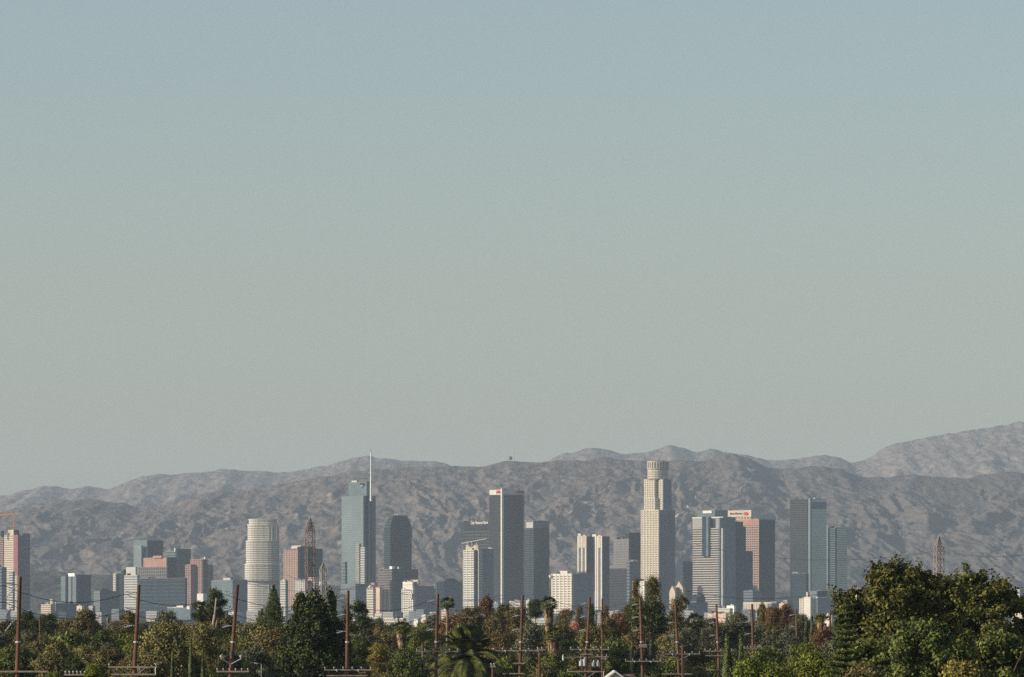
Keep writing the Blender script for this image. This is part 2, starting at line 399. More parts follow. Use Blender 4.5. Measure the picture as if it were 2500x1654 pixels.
D = 11400
t, _ = T('office_tower', 'dark teal granite tower with a stepped narrowing top', D, 938, 955, 1005, 1284, wall='navy', glass='dark', pitch=5.4, frac=.3,
    tiers=[(949, 960, 995, 1259, 1266, 8, {}), (946.5, 958, 998, 1265, 1272, 6, {}), (944, 956, 1001, 1271, 1280, 4, {}), (941, 954, 1003, 1279, 1288, 2, {}), (938, 953, 1005, 1287, 1560, 0, {})])
D = 11000
t, _ = T('office_block', 'wide squat office tower with one grey brown side and one side darkened for shade', D, 922, 957, 1021, 1390, wall='brown', glass='dark', pitch=6, frac=.3,
    tiers=[(922, 957, 958, 1390, 1560, 0, {}), (955, 957.5, 1021, 1390, 1560, 0, dict(wall='navy', pitch=9, frac=.3))])  # navy tier paints shade on the right side
block(t, 'rooftop_dish_house', W['wsteel'], D + 8, 951, 957, 964, 1383, 1390); block(t, 'rooftop_vent', W['lgrey'], D + 8, 972, 973, 976, 1384, 1390)

D = 10200
t, _ = T('apartment_tower', 'peach apartment tower with a pointed gable beside a flat roofed wing', D, 895, 927, 950, 1440, wall='peach', glass='mid', pitch=6.2, frac=.4, cat='apartment tower',
    tiers=[(895, 911, 912, 1436, 1560, 8, dict(wall='cream')), (911, 927, 928, 1433, 1560, 0, dict(pitch=0)), (926, 928, 950, 1440, 1560, 3, dict(wall='peach', nR=3, pw=3, frac=.55))])
b = MB(); px0, px1 = X(895, D + 8) - t.location.x, X(911, D + 8) - t.location.x
zb_, zt_ = Z(1436, D) - t.location.z, Z(1428, D) - t.location.z
b.v += [(px0, 20, zb_), (px1, 7, zb_), ((px0 + px1) / 2, 13, zt_), (px0 + 8, 30, zb_), (px1 + 8, 18, zb_), ((px0 + px1) / 2 + 8, 24, zt_)]
b.f += [(0, 1, 2), (3, 5, 4), (0, 2, 5, 3), (1, 4, 5, 2), (0, 3, 4, 1)]; b.build('gable', W['cream'], t)
block(t, 'mansard_roof', W['rose'], D + 22, 905, 914, 922, 1423, 1436)

D = 10150
t, inf = T('apartment_tower', 'white gridded apartment tower with a rounded white sign on its corner', D, 981, 1010, 1012, 1430, wall='white', glass='mid', pitch=5.5, frac=.55, nL=6, pw=1.6, cat='apartment tower',
    tiers=[(983, 1007, 1009, 1421, 1440, 3, dict(pitch=0, nL=0)), (981, 1009, 1012, 1438, 1560, 0, {})])
block(t, 'curved_roof_screen', W['cream'], D + 10, 1002, 1020, 1023, 1416, 1421); block(t, 'roof_screen_end', W['cream'], D + 10, 1016, 1021, 1023, 1419, 1428)
block(t, 'cornice', W['white'], D + 1, 984, 1007, 1008, 1425, 1428); block(t, 'penthouse', W['grey'], D + 8, 986, 1003, 1005, 1418, 1423)
block(t, 'rear_wing', W['blue'], D + 30, 1009, 1012, 1060, 1431, 1560)
o_, lL, lR, ps, DD = inf[1]
s8 = MB(); ww, hh = 8.2, 10.8
out = [(math.cos(a) * ww / 2 * (1.0 if abs(math.sin(a)) > .3 else .94), math.sin(a) * hh / 2) for a in [2 * math.pi * i / 24 for i in range(24)]]
s8.poly(out, 0, 1.0); on_face(t, 'corner_sign', s8.mesh('corner_sign', W['signwhite']), D, 1006.5, 1455, o_, lL, lR, ps, proud=2.5)
for yy, rr in ((1452, 1.0), (1458, 1.3)):
    on_face(t, 'sign_opening', circle_mesh('sign_opening', rr, W['dgrey'], th=.3), D, 1006.5, yy, o_, lL, lR, ps, proud=3.8)
T('office_block', 'low steel blue office block between two palms and the white gridded tower', 10600, 1012, 1030, 1064, 1437, wall='blue', glass='green', pitch=7, frac=.3, cat='office block')
t, _ = T('office_block', 'blue grey office block with a low stepped dome on its roof', 11300, 1062, 1085, 1132, 1421, wall='blue', glass='dark', pitch=7, frac=.3, nL=6, nR=10, pw=1.5, cat='office block')
for k, (a, b_, yy) in enumerate(((1086, 1118, 1417), (1091, 1112, 1413))): block(t, 'roof_step', W['navy'], 11310, a, (a + b_) / 2, b_, yy, 1424)
block(t, 'roof_unit', W['wsteel'], 11302, 1066, 1068, 1070, 1417, 1421); block(t, 'roof_unit', W['wsteel'], 11302, 1078, 1082, 1084, 1418, 1421)

# balcony tower with a roof canopy
D = 10500
t, inf = T('balcony_tower', 'slim white balcony tower with a tilted roof canopy', D, 1131, 1169, 1178, 1340, wall='lgrey', glass='mid', pitch=5.6, frac=.5, nL=5, pw=1.4,
    tiers=[(1131, 1169, 1178, 1343, 1560, 0, dict(wall='white')), (1166, 1169.5, 1205, 1341, 1560, 10, dict(wall='blue', pitch=0, nL=0, glass='green'))])
block(t, 'roof_frame', W['beige'], D + 3, 1137, 1167, 1172, 1331, 1345)
b = MB(); p0, p1 = X(1126, D) - t.location.x, X(1188, D) - t.location.x
b.quad((p0, 14, Z(1326, D) - t.location.z), (p1, -8, Z(1315, D) - t.location.z), (p1 + 8, 12, Z(1315, D) - t.location.z), (p0 + 10, 34, Z(1326, D) - t.location.z))
b.quad((p0, 14, Z(1328, D) - t.location.z), (p0 + 10, 34, Z(1328, D) - t.location.z), (p1 + 8, 12, Z(1317, D) - t.location.z), (p1, -8, Z(1317, D) - t.location.z))
for i, j in ((0, 1), (1, 2), (2, 3), (3, 0)):
    top = b.v[0:4]; bot = [b.v[4], b.v[7], b.v[6], b.v[5]]; b.quad(top[i], bot[i], bot[j], top[j])
b.build('roof_canopy', W['lgrey'], t)
for px in (1141, 1152, 1163): mast(t, 'canopy_post', W['wsteel'], D + 4, px, 1322, 1343, .35)
block(t, 'dark_recess', W['navy'], D - 1, 1158.4, 1160, 1160.6, 1343, 1560)
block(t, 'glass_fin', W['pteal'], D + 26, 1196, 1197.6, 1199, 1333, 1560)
b = MB()
for a in range(-3, 4): b.tube((0, 0, 0), (a * 2.3, 0, 5.5 - abs(a) * 1.6), .45, .25, 5)
b.build('roof_sculpture', W['wsteel'], t, (X(1196, D) - t.location.x, 10, Z(1340, D) - t.location.z))

# bank twin
D = 11500
t, inf = T('bank_tower', 'dark banded bank tower with white lettering beside the white edged tower', D, 1132, 1196, 1240, 1270, wall='dgrey', glass='dark', pitch=9, frac=.55, band_to=1345,
    tiers=[(1132, 1196, 1240, 1270, 1294, 0, dict(pitch=0)), (1132, 1196, 1240, 1293, 1560, 0, dict(wall='dgrey', pitch=8, frac=.5))])
o_, lL, lR, ps, DD = inf[0]
me = text_mesh('City National Bank', 8.0, W['signwhite'], .5, .12); o = on_face(t, 'lettering', me, D, 1171.5, 1276.8, o_, lL, lR, ps)
wd = max(v.co.x for v in me.vertices) - min(v.co.x for v in me.vertices); o.scale = (34.5 / .73 * .73 * 46 / 34.5 / math.sin(PSI) * .72 / wd * 1.0, 1, 1)

# the tall dark tower with white edges
D = 11100
t, inf = T('office_tower', 'tallest dark slab, white edged, with a white top band and red letters AON', D, 1195, 1228, 1277, 1196, wall='dgrey', glass='dark', pitch=5.4, frac=.4, grow=.15,
    tiers=[(1195, 1228, 1277, 1196, 1208, 0, dict(wall='white', pitch=0, name='top_band')), (1195, 1226, 1277, 1208, 1560, 0, dict(wall='dgrey', noroof=1))])
block(t, 'corner_pier', W['white'], D - 6, 1223.6, 1225.4, 1229, 1193, 1560)
block(t, 'end_pier', W['grey'], D + 40, 1274.5, 1276, 1278, 1198, 1560); block(t, 'pale_side_pier', W['brown'], D + 14, 1250.5, 1251.5, 1253, 1209, 1560)
o_, lL, lR, ps, DD = inf[0]
me = text_mesh('AON', 7.2, W['signred'], .5, .25); on_face(t, 'lettering', me, D, 1219, 1201.7, o_, lL, lR, ps, 0)
me = text_mesh('AON', 7.2, W['signred'], .5, .25); on_face(t, 'lettering', me, D, 1269, 1202, o_, lL, lR, ps, 1)

D = 11400
t, inf = T('office_tower', 'dark tower with a pale green sign panel near its roof', D, 1262, 1303, 1341, 1272, wall='brown', glass='dark', pitch=5.6, frac=.5,
    tiers=[(1262, 1303, 1341, 1272, 1292, 0, dict(pitch=0)), (1262, 1303, 1341, 1290, 1560, 0, dict(wall='navy'))])
o_, lL, lR, ps, DD = inf[0]
on_face(t, 'sign_panel', plate('sign_panel', 21, 10.5, W['lgrey']), D, 1294.5, 1282.5, o_, lL, lR, ps)
block(t, 'service_band', W['teal'], D - 1, 1303, 1303.6, 1341, 1277, 1290)

# white hotel grid
D = 10100
t, inf = T('office_tower', 'white concrete tower with a bold grid of square windows', D, 1346, 1396, 1398, 1401, wall='white', glass='warm', pitch=6.05, frac=.48, nL=6, pw=2.9, first=.9, band_to=1498,
    tiers=[(1347, 1396, 1398, 1401, 1502, 0, {}), (1347, 1396, 1398, 1502, 1560, 0, dict(pitch=0, nL=0, wall='lgrey', name='podium'))])
block(t, 'penthouse', W['white'], D + 10, 1366, 1385, 1388, 1394, 1402)
MB().tube((0, 0, 0), (0, 0, 4), 2.2, 2.6, 10).build('roof_tank', W['wsteel'], t, (X(1344, D) - t.location.x, 44, Z(1410, D) - t.location.z))
T('office_block', 'grey green banded office block joined to the white gridded tower', D + 5, 1385, 1398.5, 1450, 1401, wall='blue', glass='mid', pitch=6, frac=.5, cat='office block')

# pair of white edged shafts
D = 11300
t, inf = T('office_tower', 'twin shaft tower with white vertical edges and bronze windows', D, 1453, 1470, 1488, 1310, wall='brown', glass='warm', pitch=0,
    tiers=[(1411, 1432, 1455, 1310, 1560, 55, dict(pitch=0)), (1450, 1470, 1488, 1310, 1560, 0, dict(pitch=0))])
for (a, b_, c_, dd) in ((1411, 1432, 1452, 55), (1450, 1470, 1488, 0)):
    for px in ((a + 1.2), (a + b_) / 2, b_ - 1.4) if dd else (1455.5, 1460, 1469):
        d = ldd(D + dd, b_, px) if px < b_ - .5 else 0
        block(t, 'edge_pier', W['white'], D + dd + d - 2, px - 1.2, px + .6, px + 1.2, 1309, 1500 if not dd else 1400)
    block(t, 'painted_shade_wall', W['navy'], D + dd - 1, b_ + .3, b_ + 1.2, c_, 1311, 1560)  # navy sheet gives each shaft's right face its shade by colour
    me = plate('louvre_panel', 7.5, 24, W['beige'], .5)
    o_, lL, lR, ps, DD = inf[0 if dd else 1]
    for px in ((1416.8, 1427.2) if dd else (1464.5,)): on_face(t, 'louvre_panel', me, DD, px, 1322, o_, lL, lR, ps)
block(t, 'roof_box', W['white'], D + 80, 1411, 1417, 1419, 1303, 1311); block(t, 'roof_box', W['white'], D + 18, 1446, 1455, 1457, 1305, 1311)

D = 11600
t, _ = T('office_tower', 'grey green banded tower partly behind the tall round topped tower', D, 1498, 1535, 1575, 1316, wall='brown', glass='mid', pitch=6.3, frac=.5,
    tiers=[(1498, 1535, 1537, 1316, 1560, 0, {}), (1527, 1536, 1580, 1301, 1560, 20, dict(wall='dgrey', pitch=0)), (1488, 1534, 1536, 1381, 1560, -12, {})])
T('office_block', 'dark blue office block behind the tall eucalyptus pair', 10900, 1530, 1537, 1562, 1372, wall='blue', glass='dark', pitch=8, frac=.3, cat='office block')

# the tallest tower: stepped, round crown
D = 11000
t = empty('round_topped_tower', (X(1608, D), D, gz(D))); tag(t, 'tallest cream stone tower of the skyline, stepped with a round crown', 'skyscraper', 'towers of the city skyline')
def ub(name, a, b_, c_, y0, y1, dd, wall='cream', nL=5, pitch=5.5, gl='warm', fr=.38):
    DD = D + dd; pts, lL, lR, ps = footprint(DD, a, b_, c_); off = (X(b_, DD) - t.location.x, dd)
    zl = Z(y1, DD) - t.location.z if y1 < 1540 else 0
    MB().poly(pts, zl, Z(y0, DD) - t.location.z).build(name, W[wall], t, (off[0], off[1], 0))
    if pitch: bands(t, 'window_band', pts, DD, y0, min(y1, 1500), pitch, fr, G[gl], off, .6)
    if nL: piers(t, lL, lR, ps, DD, y0, min(y1, 1520), nL, 6, 2.4, W[wall], off)
def paint_shade_side(b_, c_, y0, y1, dd): block(t, 'painted_shade_wall', W['blue'], D + dd - 1, b_, b_ + .6, c_, y0, y1)  # blue sheet added to darken the side away from the sun
paint_shade_side(1608.6, 1648.3, 1245, 1560, 0); paint_shade_side(1619, 1639.3, 1171, 1246, 6)
ub('shaft', 1565, 1608, 1648, 1245, 1560, 0, nL=7); ub('upper_shaft', 1573, 1598, 1637, 1170, 1246, 14, nL=5); ub('shoulder', 1596, 1618, 1639, 1171, 1246, 6, nL=4)
ub('notch', 1573.5, 1599, 1610, 1215, 1246, 10, nL=5)
def drum(name, px, r, y0, y1, m, dd, n=20):
    DD = D + dd; pts = [(r * math.cos(2 * math.pi * i / n), r * math.sin(2 * math.pi * i / n)) for i in range(n)]
    return MB().poly(pts, Z(y1, DD) - t.location.z, Z(y0, DD) - t.location.z).build(name, W[m] if m in W else G[m], t, (X(px, DD) - t.location.x, dd, 0))
drum('neck', 1606, 18.5, 1148, 1171, 'cream', 30)
for k in range(4): drum('window_band', 1606, 18.7, 1152.5 + k * 5.4, 1154.2 + k * 5.4, 'warm', 30)
drum('shadow_gap', 1606, 18.1, 1146, 1148, 'brown', 30); drum('crown', 1606, 18.4, 1130, 1146.3, 'grey', 30); drum('crown_ring', 1606, 19.2, 1127, 1130.5, 'beige', 30)
drum('crown_base_ring', 1606, 19.3, 1143.5, 1146.5, 'beige', 30); drum('helipad', 1606, 15, 1125.3, 1127, 'brown', 30)
me = MB().box(-1.0, 1.0, -1.0, 1.0, Z(1145, D + 30) - t.location.z, Z(1128, D + 30) - t.location.z).mesh('crown_fin', W['cream'])
for i in range(12):
    a = math.pi + math.pi * (i + .5) / 12; o = link('crown_fin', me, t, (X(1606, D + 30) - t.location.x + 18.7 * math.cos(a), 30 + 18.7 * math.sin(a), 0)); o.rotation_euler = (0, 0, a)
mast(t, 'rooftop_mast', W['pink'], D + 20, 1625.6, 1116, 1131, 1.0, .8)

T('office_block', 'slim dark navy block standing before the big banded tower', 11700, 1666, 1668, 1691, 1371, wall='navy', glass='dark', pitch=8, frac=.3)

# big banded tower with a notch
D = 10900
W['stripe'] = mat('grey beige spandrel stone', (.40, .36, .30), .8, .06)
dW = ldd(D, 1757, 1716)
t, inf = T('banded_tower', 'broad tower striped by cream floor bands with a dark central notch', D, 1691, 1757, 1795, 1358, wall='stripe', glass='dark', pitch=5.7, frac=.55,
    tiers=[(1691, 1757, 1795, 1358, 1560, 0, dict(noroof=1)), (1691, 1716, 1755, 1290, 1358, dW, dict(name='wing')), (1733, 1757, 1795, 1290, 1358, 0, dict(name='wing')),
           (1691, 1718, 1755, 1264, 1289, dW - 2, dict(name='wing_top', wall='grey', pitch=0)), (1735, 1766, 1796, 1263, 1289, 6, dict(name='wing_top', wall='grey', pitch=0)),
           (1703, 1745, 1777, 1246, 1264, 45, dict(name='penthouse', wall='teal', pitch=0))])
block(t, 'painted_shade_side', W['blue'], D - 1, 1757, 1757.8, 1796, 1264, 1560); block(t, 'corner_pier', W['lgrey'], D - 3, 1763.5, 1764, 1766.4, 1290, 1560)  # blue overlay paints the shade of the tower's right face
block(t, 'notch_wall', W['navy'], D + 26, 1714, 1724, 1736, 1262, 1359)
block(t, 'notch_glass', W['blue'], D + 20, 1724, 1729, 1734, 1262, 1359)
block(t, 'parapet', W['white'], D + dW - 4, 1690, 1718, 1719, 1263, 1266); block(t, 'parapet', W['white'], D + 4, 1734.5, 1765, 1767, 1262, 1265)
o_, lL, lR, ps, DD = inf[5]
on_face(t, 'rooftop_sign', plate('rooftop_sign', 26, 4.6, W['signwhite']), DD, 1728, 1250.5, o_, lL, lR, ps)

D = 11250
t, inf = T('bank_tower', 'pink granite bank tower with a wide beige name board and red oval emblem', D, 1790, 1853, 1892, 1272, wall='pink', glass='dark', pitch=5.7, frac=.42, nL=13, pw=1.5,
    tiers=[(1786, 1853, 1892, 1268, 1560, 0, {}), (1775, 1834, 1838, 1246, 1269, 24, dict(name='sign_house', wall='beige', pitch=0, nL=0))])
block(t, 'painted_shade_side', W['navy'], D - 1, 1853.2, 1854.2, 1892, 1270, 1560); block(t, 'plain_top_band', W['salmon'], D - 1.5, 1800, 1853, 1853.6, 1269, 1283)  # navy overlay on the granite's right face is painted shade
o_, lL, lR, ps, DD = inf[1]
me = text_mesh('Bank of America', 5.2, W['signdark'], .4, .03); on_face(t, 'lettering', me, DD, 1798, 1254.5, o_, lL, lR, ps).scale = (1.05, 1, 1)
on_face(t, 'red_oval', circle_mesh('red_oval', 3.0, W['signred']), DD, 1822, 1254.5, o_, lL, lR, ps).scale = (2.4, 1, 1)
me = plate('arcade_opening', 4.6, 4.0, W['rose'], .3)
for k in range(6): on_face(t, 'arcade_opening', me, DD, 1798 + k * 7, 1264.5, o_, lL, lR, ps)
T('office_tower', 'added dark shape standing in for the shadow cast on the pink bank tower', 11080, 1765, 1788, 1820, 1266, wall='navy', glass='green', pitch=0,
    tiers=[(1765, 1766, 1793, 1265, 1278, 6, {}), (1765, 1766, 1814, 1274, 1290, 3, {}), (1765, 1766, 1821, 1286, 1350, 0, {}), (1765, 1766, 1838, 1346, 1560, -1, {})])  # made-up tower, tiers shaped like the shadow on the granite face
T('office_block', 'green glass low block before the pink bank tower', 10600, 1815, 1838, 1858, 1443, wall='blue', glass='dark', pitch=7, frac=.3, cat='office block')

# glass trio
D = 11500
t, inf = T('glass_tower', 'tall tower of green glass joined to a mauve slab along a bright edge', D, 1929, 1972, 2018, 1218, wall='brown', glass='dark', pitch=5.6, frac=.35,
    tiers=[(1929, 1971, 1973, 1218, 1560, 0, dict(wall='dgrey')), (1960, 1973, 2018, 1218, 1560, 4, dict(wall='mirror', pitch=5.6, frac=.12, glass='green'))])
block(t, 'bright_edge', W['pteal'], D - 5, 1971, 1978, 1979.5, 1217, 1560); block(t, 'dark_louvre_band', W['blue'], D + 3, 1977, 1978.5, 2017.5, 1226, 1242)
block(t, 'roof_rim', W['lgrey'], D + 12, 1986, 1990, 2004, 1215.5, 1218)
T('office_block', 'added dark block standing in for shade low on the mauve slab', 10900, 1931, 1968, 1974, 1401, wall='navy', glass='dark', pitch=8, frac=.3, cat='office block')  # added block gives the slab's shadowed lower face its dark colour
t, inf = T('glass_tower', 'shorter teal glass tower beside the tall green glass tower', 11700, 2019, 2039, 2068, 1289, wall='blue', glass='green', pitch=5.6, frac=.3,
    tiers=[(2027, 2039, 2041, 1289, 1560, 0, dict(wall='navy')), (2036, 2040.5, 2068, 1288, 1560, 2, dict(wall='mirror')), (2014, 2021, 2029, 1283, 1560, 24, dict(wall='mirror', pitch=0))])
t, inf = T('office_block', 'blue grey block with a square dark recess and a thin white ledge', 10500, 1976, 1996, 2046, 1444, wall='blue', glass='mid', pitch=8, frac=.3, cat='office block')
block(t, 'ledge', W['wsteel'], 10497, 1994, 1996, 2022, 1458.5, 1460); block(t, 'recess', W['navy'], 10498, 1996.5, 1997.5, 2020, 1443, 1456)
D = 9500
t, inf = T('apartment_block', 'bright cream apartment block with a small rooftop tower', D, 1952, 1978, 1993, 1462, wall='cream', glass='warm', pitch=6.5, frac=.35, nL=5, nR=3, pw=3.6, cat='apartment block')
block(t, 'stair_tower', W['white'], D - 3, 1963, 1978.5, 1979.5, 1458, 1560); block(t, 'roof_turret', W['peach'], D + 8, 1969, 1972, 1974, 1446, 1462)

# gabled pair behind the eucalyptus
D = 9800
t = empty('gabled_tower', (X(1636, D), D, gz(D))); tag(t, 'cream tower block ending in two tall pointed gables', 'apartment tower', 'towers of the city skyline')
def gable(name, x0, x1, yap, ysh, yb, dy):
    b = MB(); xm = (x0 + x1) / 2; P = [(x0 + 3, yb), (x1 - 3, yb), (x1, ysh + 8), (x1 - 2, ysh), (xm, yap), (x0 + 2, ysh), (x0, ysh + 8)]
    f = [(X(a, D) - t.location.x, dy + (x1 - a) * .65 * 1.2, Z(c, D) - t.location.z) for a, c in P]; g = [(a + 4, bb + 12, c) for a, bb, c in f]; n = len(P)
    b.v += f + g; b.f.append(tuple(range(n))); b.f.append(tuple(range(2 * n - 1, n - 1, -1)))
    for i in range(n): j = (i + 1) % n; b.f.append((i, i + n, j + n, j))
    return b.build(name, W['beige'], t)
gable('tall_gable', 1648, 1668, 1420, 1434, 1560, 0); gable('small_gable', 1634, 1648, 1431, 1441, 1560, -6)
me = MB().box(-3, 3, -.3, 0, -2.2, 2.2).mesh('attic_window', W['brown']); link('attic_window', me, t, (X(1657, D) - t.location.x, 6.4, Z(1438, D) - t.location.z))
me = MB().box(-5, 5, -.3, 0, -.8, .8).mesh('window_band', W['brown'])
for k in range(3): link('window_band', me, t, (X(1657, D) - t.location.x, 7.6, Z(1446 + k * 7, D) - t.location.z)).rotation_euler = (0, 0, -.87)
T('office_block', 'cream block glimpsed through the tops of the tall eucalyptus pair', 9600, 1544, 1574, 1580, 1419, wall='white', glass='mid', pitch=7, frac=.3, nL=5, pw=4, cat='office block')
T('office_block', 'flat blue grey block below the pointed gables', 9300, 1650, 1680, 1728, 1472, wall='blue', glass='dark', pitch=7, frac=.25, cat='office block')
t, _ = T('office_block', 'dark rounded block before the base of the striped tower', 9900, 1690, 1700, 1722, 1460, wall='navy', glass='dark', pitch=8, frac=.3, cat='office block')
MB().tube((0, 0, 0), (0, 0, 6), 12, 7, 14).build('rounded_cap', W['navy'], t, (X(1706, 9900) - t.location.x, 14, Z(1460, 9900) - t.location.z))

# low blocks in front of downtown: (label, D, xl, xc, xr, ytop, wall, pitch)
LOW = [('beige low block with a round rooftop tank near the thin wooden pole', 8200, 100, 124, 134, 1476, 'beige', 5),
       ('dark blue grey slab behind the olive brown trees', 8300, 131, 136, 188, 1474, 'blue', 0),
       ('small pale yellow building below the teal office tower', 7800, 187, 200, 204, 1480, 'cream', 0),
       ('small white building below the teal office tower', 7700, 216, 226, 230, 1480, 'lgrey', 4),
       ('narrow grey block with a sunny edge between trees', 8600, 229, 244, 292, 1444, 'blue', 7),
       ('long white rooftop building below the salmon roofed tower', 8000, 409, 465, 480, 1484, 'blue', 0),
       ('little cream cube by the rose brick tower', 9000, 481, 496, 505, 1450, 'white', 0),
       ('pale blue grey warehouse behind the dark round tree', 7000, 358, 392, 474, 1514, 'lgrey', 0),
       ('white building just behind the cypress like pine', 7600, 684, 697, 700, 1418, 'lgrey', 6),
       ('cream apartment house before the peach gabled tower', 7200, 937, 984, 992, 1510, 'cream', 7),
       ('tiny cream turret house between palms', 7300, 1030, 1039, 1042, 1501, 'cream', 0),
       ('cream house with pink roof beside the turret', 7000, 1024, 1038, 1054, 1517, 'peach', 0),
       ('cream low house beside the pointed conifer', 6800, 1010, 1020, 1026, 1512, 'white', 0),
       ('pale beige block behind the tall slim fan palm', 7600, 1077, 1094, 1110, 1490, 'peach', 6),
       ('pale green box above the eucalyptus canopy', 8500, 1203, 1216, 1221, 1473, 'pteal', 0),
       ('mauve flat block behind a brown utility pole', 9000, 1243, 1270, 1281, 1468, 'lgrey', 6),
       ('small white roof unit building near the same brown pole', 8700, 1284, 1292, 1296, 1466, 'lgrey', 0),
       ('cream house half hidden by orange brown trees', 7800, 1488, 1499, 1506, 1498, 'cream', 0),
       ('pale roof among the eucalyptus tops', 7400, 1518, 1527, 1531, 1507, 'lgrey', 0),
       ('sunlit peach wall of a long low building', 7600, 1728, 1772, 1776, 1498, 'peach', 0),
       ('long cream roof with a white stripe', 8800, 1751, 1782, 1789, 1486, 'white', 4),
       ('bright white rooftop tent building', 9200, 1774, 1792, 1796, 1479, 'wsteel', 0),
       ('beige colonnaded block with vertical ribs', 9100, 1814, 1880, 1884, 1471, 'beige', 0),
       ('blue grey wing behind the orange tree tops', 8900, 1874, 1884, 1912, 1474, 'blue', 0),
       ('peach slab glimpsed between rusty tree tops', 8300, 1902, 1916, 1918, 1474, 'peach', 0),
       ('grey low block below the green glass tower', 9000, 1912, 1922, 1936, 1466, 'grey', 5),
       ('cream church like house by the last wooden poles', 6500, 2012, 2030, 2050, 1503, 'white', 0),
       ('mauve grey block behind the broad tree', 9000, 2042, 2060, 2082, 1478, 'grey', 6),
       ('beige wall glimpsed through the top of the broad tree', 7500, 2074, 2092, 2098, 1443, 'peach', 0),
       ('cream low building at the picture edge beyond the broad tree', 7300, 2470, 2495, 2520, 1497, 'cream', 0),
       ('pale block with dark windows beyond the broad tree', 8800, 2468, 2490, 2514, 1440, 'lgrey', 6)]
for (lb, D, a, b_, c_, yt, wl, pt) in LOW:
    t, inf = T('low_building', lb, D, a, b_, c_, yt, wall=wl, glass='mid', pitch=pt, frac=.4, cat='building', group='low buildings before downtown')
    if rnd.random() < .6:
        q = a + (b_ - a) * rnd.uniform(.3, .6); block(t, 'rooftop_unit', W[rnd.choice(['lgrey', 'white', 'grey'])], D + 12, q, q + 4, q + 6, yt - 3.2, yt)
        for o in list(t.children)[-1:]: pass
t = [o for o in COL.objects if o.get('label', '').startswith('beige low block with a round')][0]
MB().tube((0, 0, 0), (0, 0, 7), 3.2, 3.6, 12).build('water_tank', W['cream'], t, (2, 8, Z(1476, 8200) - t.location.z))
MB().tube((0, 0, 0), (0, 0, 4.5), .4, .4, 6).build('tank_stand', W['dgrey'], t, (2, 8, Z(1480, 8200) - t.location.z))
MBs = [o for o in COL.objects if o.get('label', '').startswith('beige colonnaded')][0]
me = MB().box(-1.1, 1.1, -1, 1, 0, Z(1474, 9100) - MBs.location.z).mesh('rib', W['white'])
for k in range(11):
    d = ldd(9100, 1880, 1816 + k * 6.2); link('rib', me, MBs, (X(1816 + k * 6.2, 9100 + d) - MBs.location.x, d - .6, 0))
o = [o for o in COL.objects if o.get('label', '').startswith('long white rooftop')][0]
for (a, b_, yy, y2) in ((409, 422, 1483, 1493), (422, 431, 1483, 1488), (431, 452, 1479, 1489), (456, 463, 1480, 1488)):
    block(o, 'roof_parapet', W['white'], 8000 + ldd(8000, 465, (a + b_) / 2) - 3, a, b_, b_ + .6, yy, y2)

# scattered houses and sheds of the flat city between the trees and downtown
rr = random.Random(21)
palw = ['lgrey', 'cream', 'lgrey', 'beige', 'grey', 'blue', 'grey', 'dgrey', 'blue', 'white']
protos = []
for k in range(10):
    D0 = 0
    r0 = empty('low_rise', (0, 0, 0)); tag(r0, 'small low rise building in the hazy strip below downtown', 'building', 'low rises on the flat city')
    w_, d_, h_ = rr.uniform(10, 28), rr.uniform(8, 22), 1.0
    s_, c_ = math.sin(PSI), math.cos(PSI)
    pts = [(0, 0), (c_ * d_, s_ * d_), (c_ * d_ - s_ * w_, s_ * d_ + c_ * w_), (-s_ * w_, c_ * w_)]
    h_ = rr.uniform(8, 34)
    MB().poly(pts, -8, h_).build('walls', W[palw[k]], r0); MB().poly(inset(pts, -.6), h_, h_ + .5).build('roof', ROOF, r0)
    z = 2.5
    mw = MB().poly(inset(pts, .15), 0, 1.5).mesh('window_band', G['mid'])
    while z < h_ - 2: link('window_band', mw, r0, (0, 0, z)); z += 3.6
    if k % 2: MB().box(-3, 2, 8, 13, h_ + .5, h_ + 3).build('rooftop_unit', W['lgrey'], r0)
    protos.append(r0)
used = [False] * 10; n_ = 0
for i in range(190):
    D = rr.uniform(8200, 10300); px = rr.uniform(0, 2080); k = rr.randrange(10)
    if not used[k]: o = protos[k]; used[k] = True
    else: o = copy_tree(protos[k])
    o.location = (X(px, D), D, gz(D))

# ------------------------------------------------------------------ ground and mountains
def fade(t): return t * t * t * (t * (t * 6 - 15) + 10)
def perlin(x, y, seed):
    rs = np.random.RandomState(seed); P = rs.permutation(512); A = rs.rand(512) * 2 * np.pi
    xi = np.floor(x).astype(int); yi = np.floor(y).astype(int); xf = x - xi; yf = y - yi
    def g(i, j):
        a = A[(P[(xi + i) & 511] + yi + j) & 511]
        return np.cos(a) * (xf - i) + np.sin(a) * (yf - j)
    u, v_ = fade(xf), fade(yf)
    a = g(0, 0) * (1 - u) + g(1, 0) * u; b = g(0, 1) * (1 - u) + g(1, 1) * u
    return (a * (1 - v_) + b * v_) * 1.4
def ridged(x, y, s0, octs, seed, pw=.5):
    out = 0; amp = 1; tot = 0; wt = 1.0
    for o in range(octs):
        r = 1 - np.abs(perlin(x / s0, y / s0, seed + o)) * 1.6
        r = np.clip(r, 0, 1) ** 2
        out = out + r * amp * wt; tot += amp; wt = np.clip(r * 1.6, 0, 1); amp *= pw; s0 *= .47
    return out / tot
def fbm(x, y, s0, octs, seed):
    out = 0; a = 1
    for o in range(octs): out = out + perlin(x / s0, y / s0, seed + o) * a; a *= .5; s0 *= .5
    return out

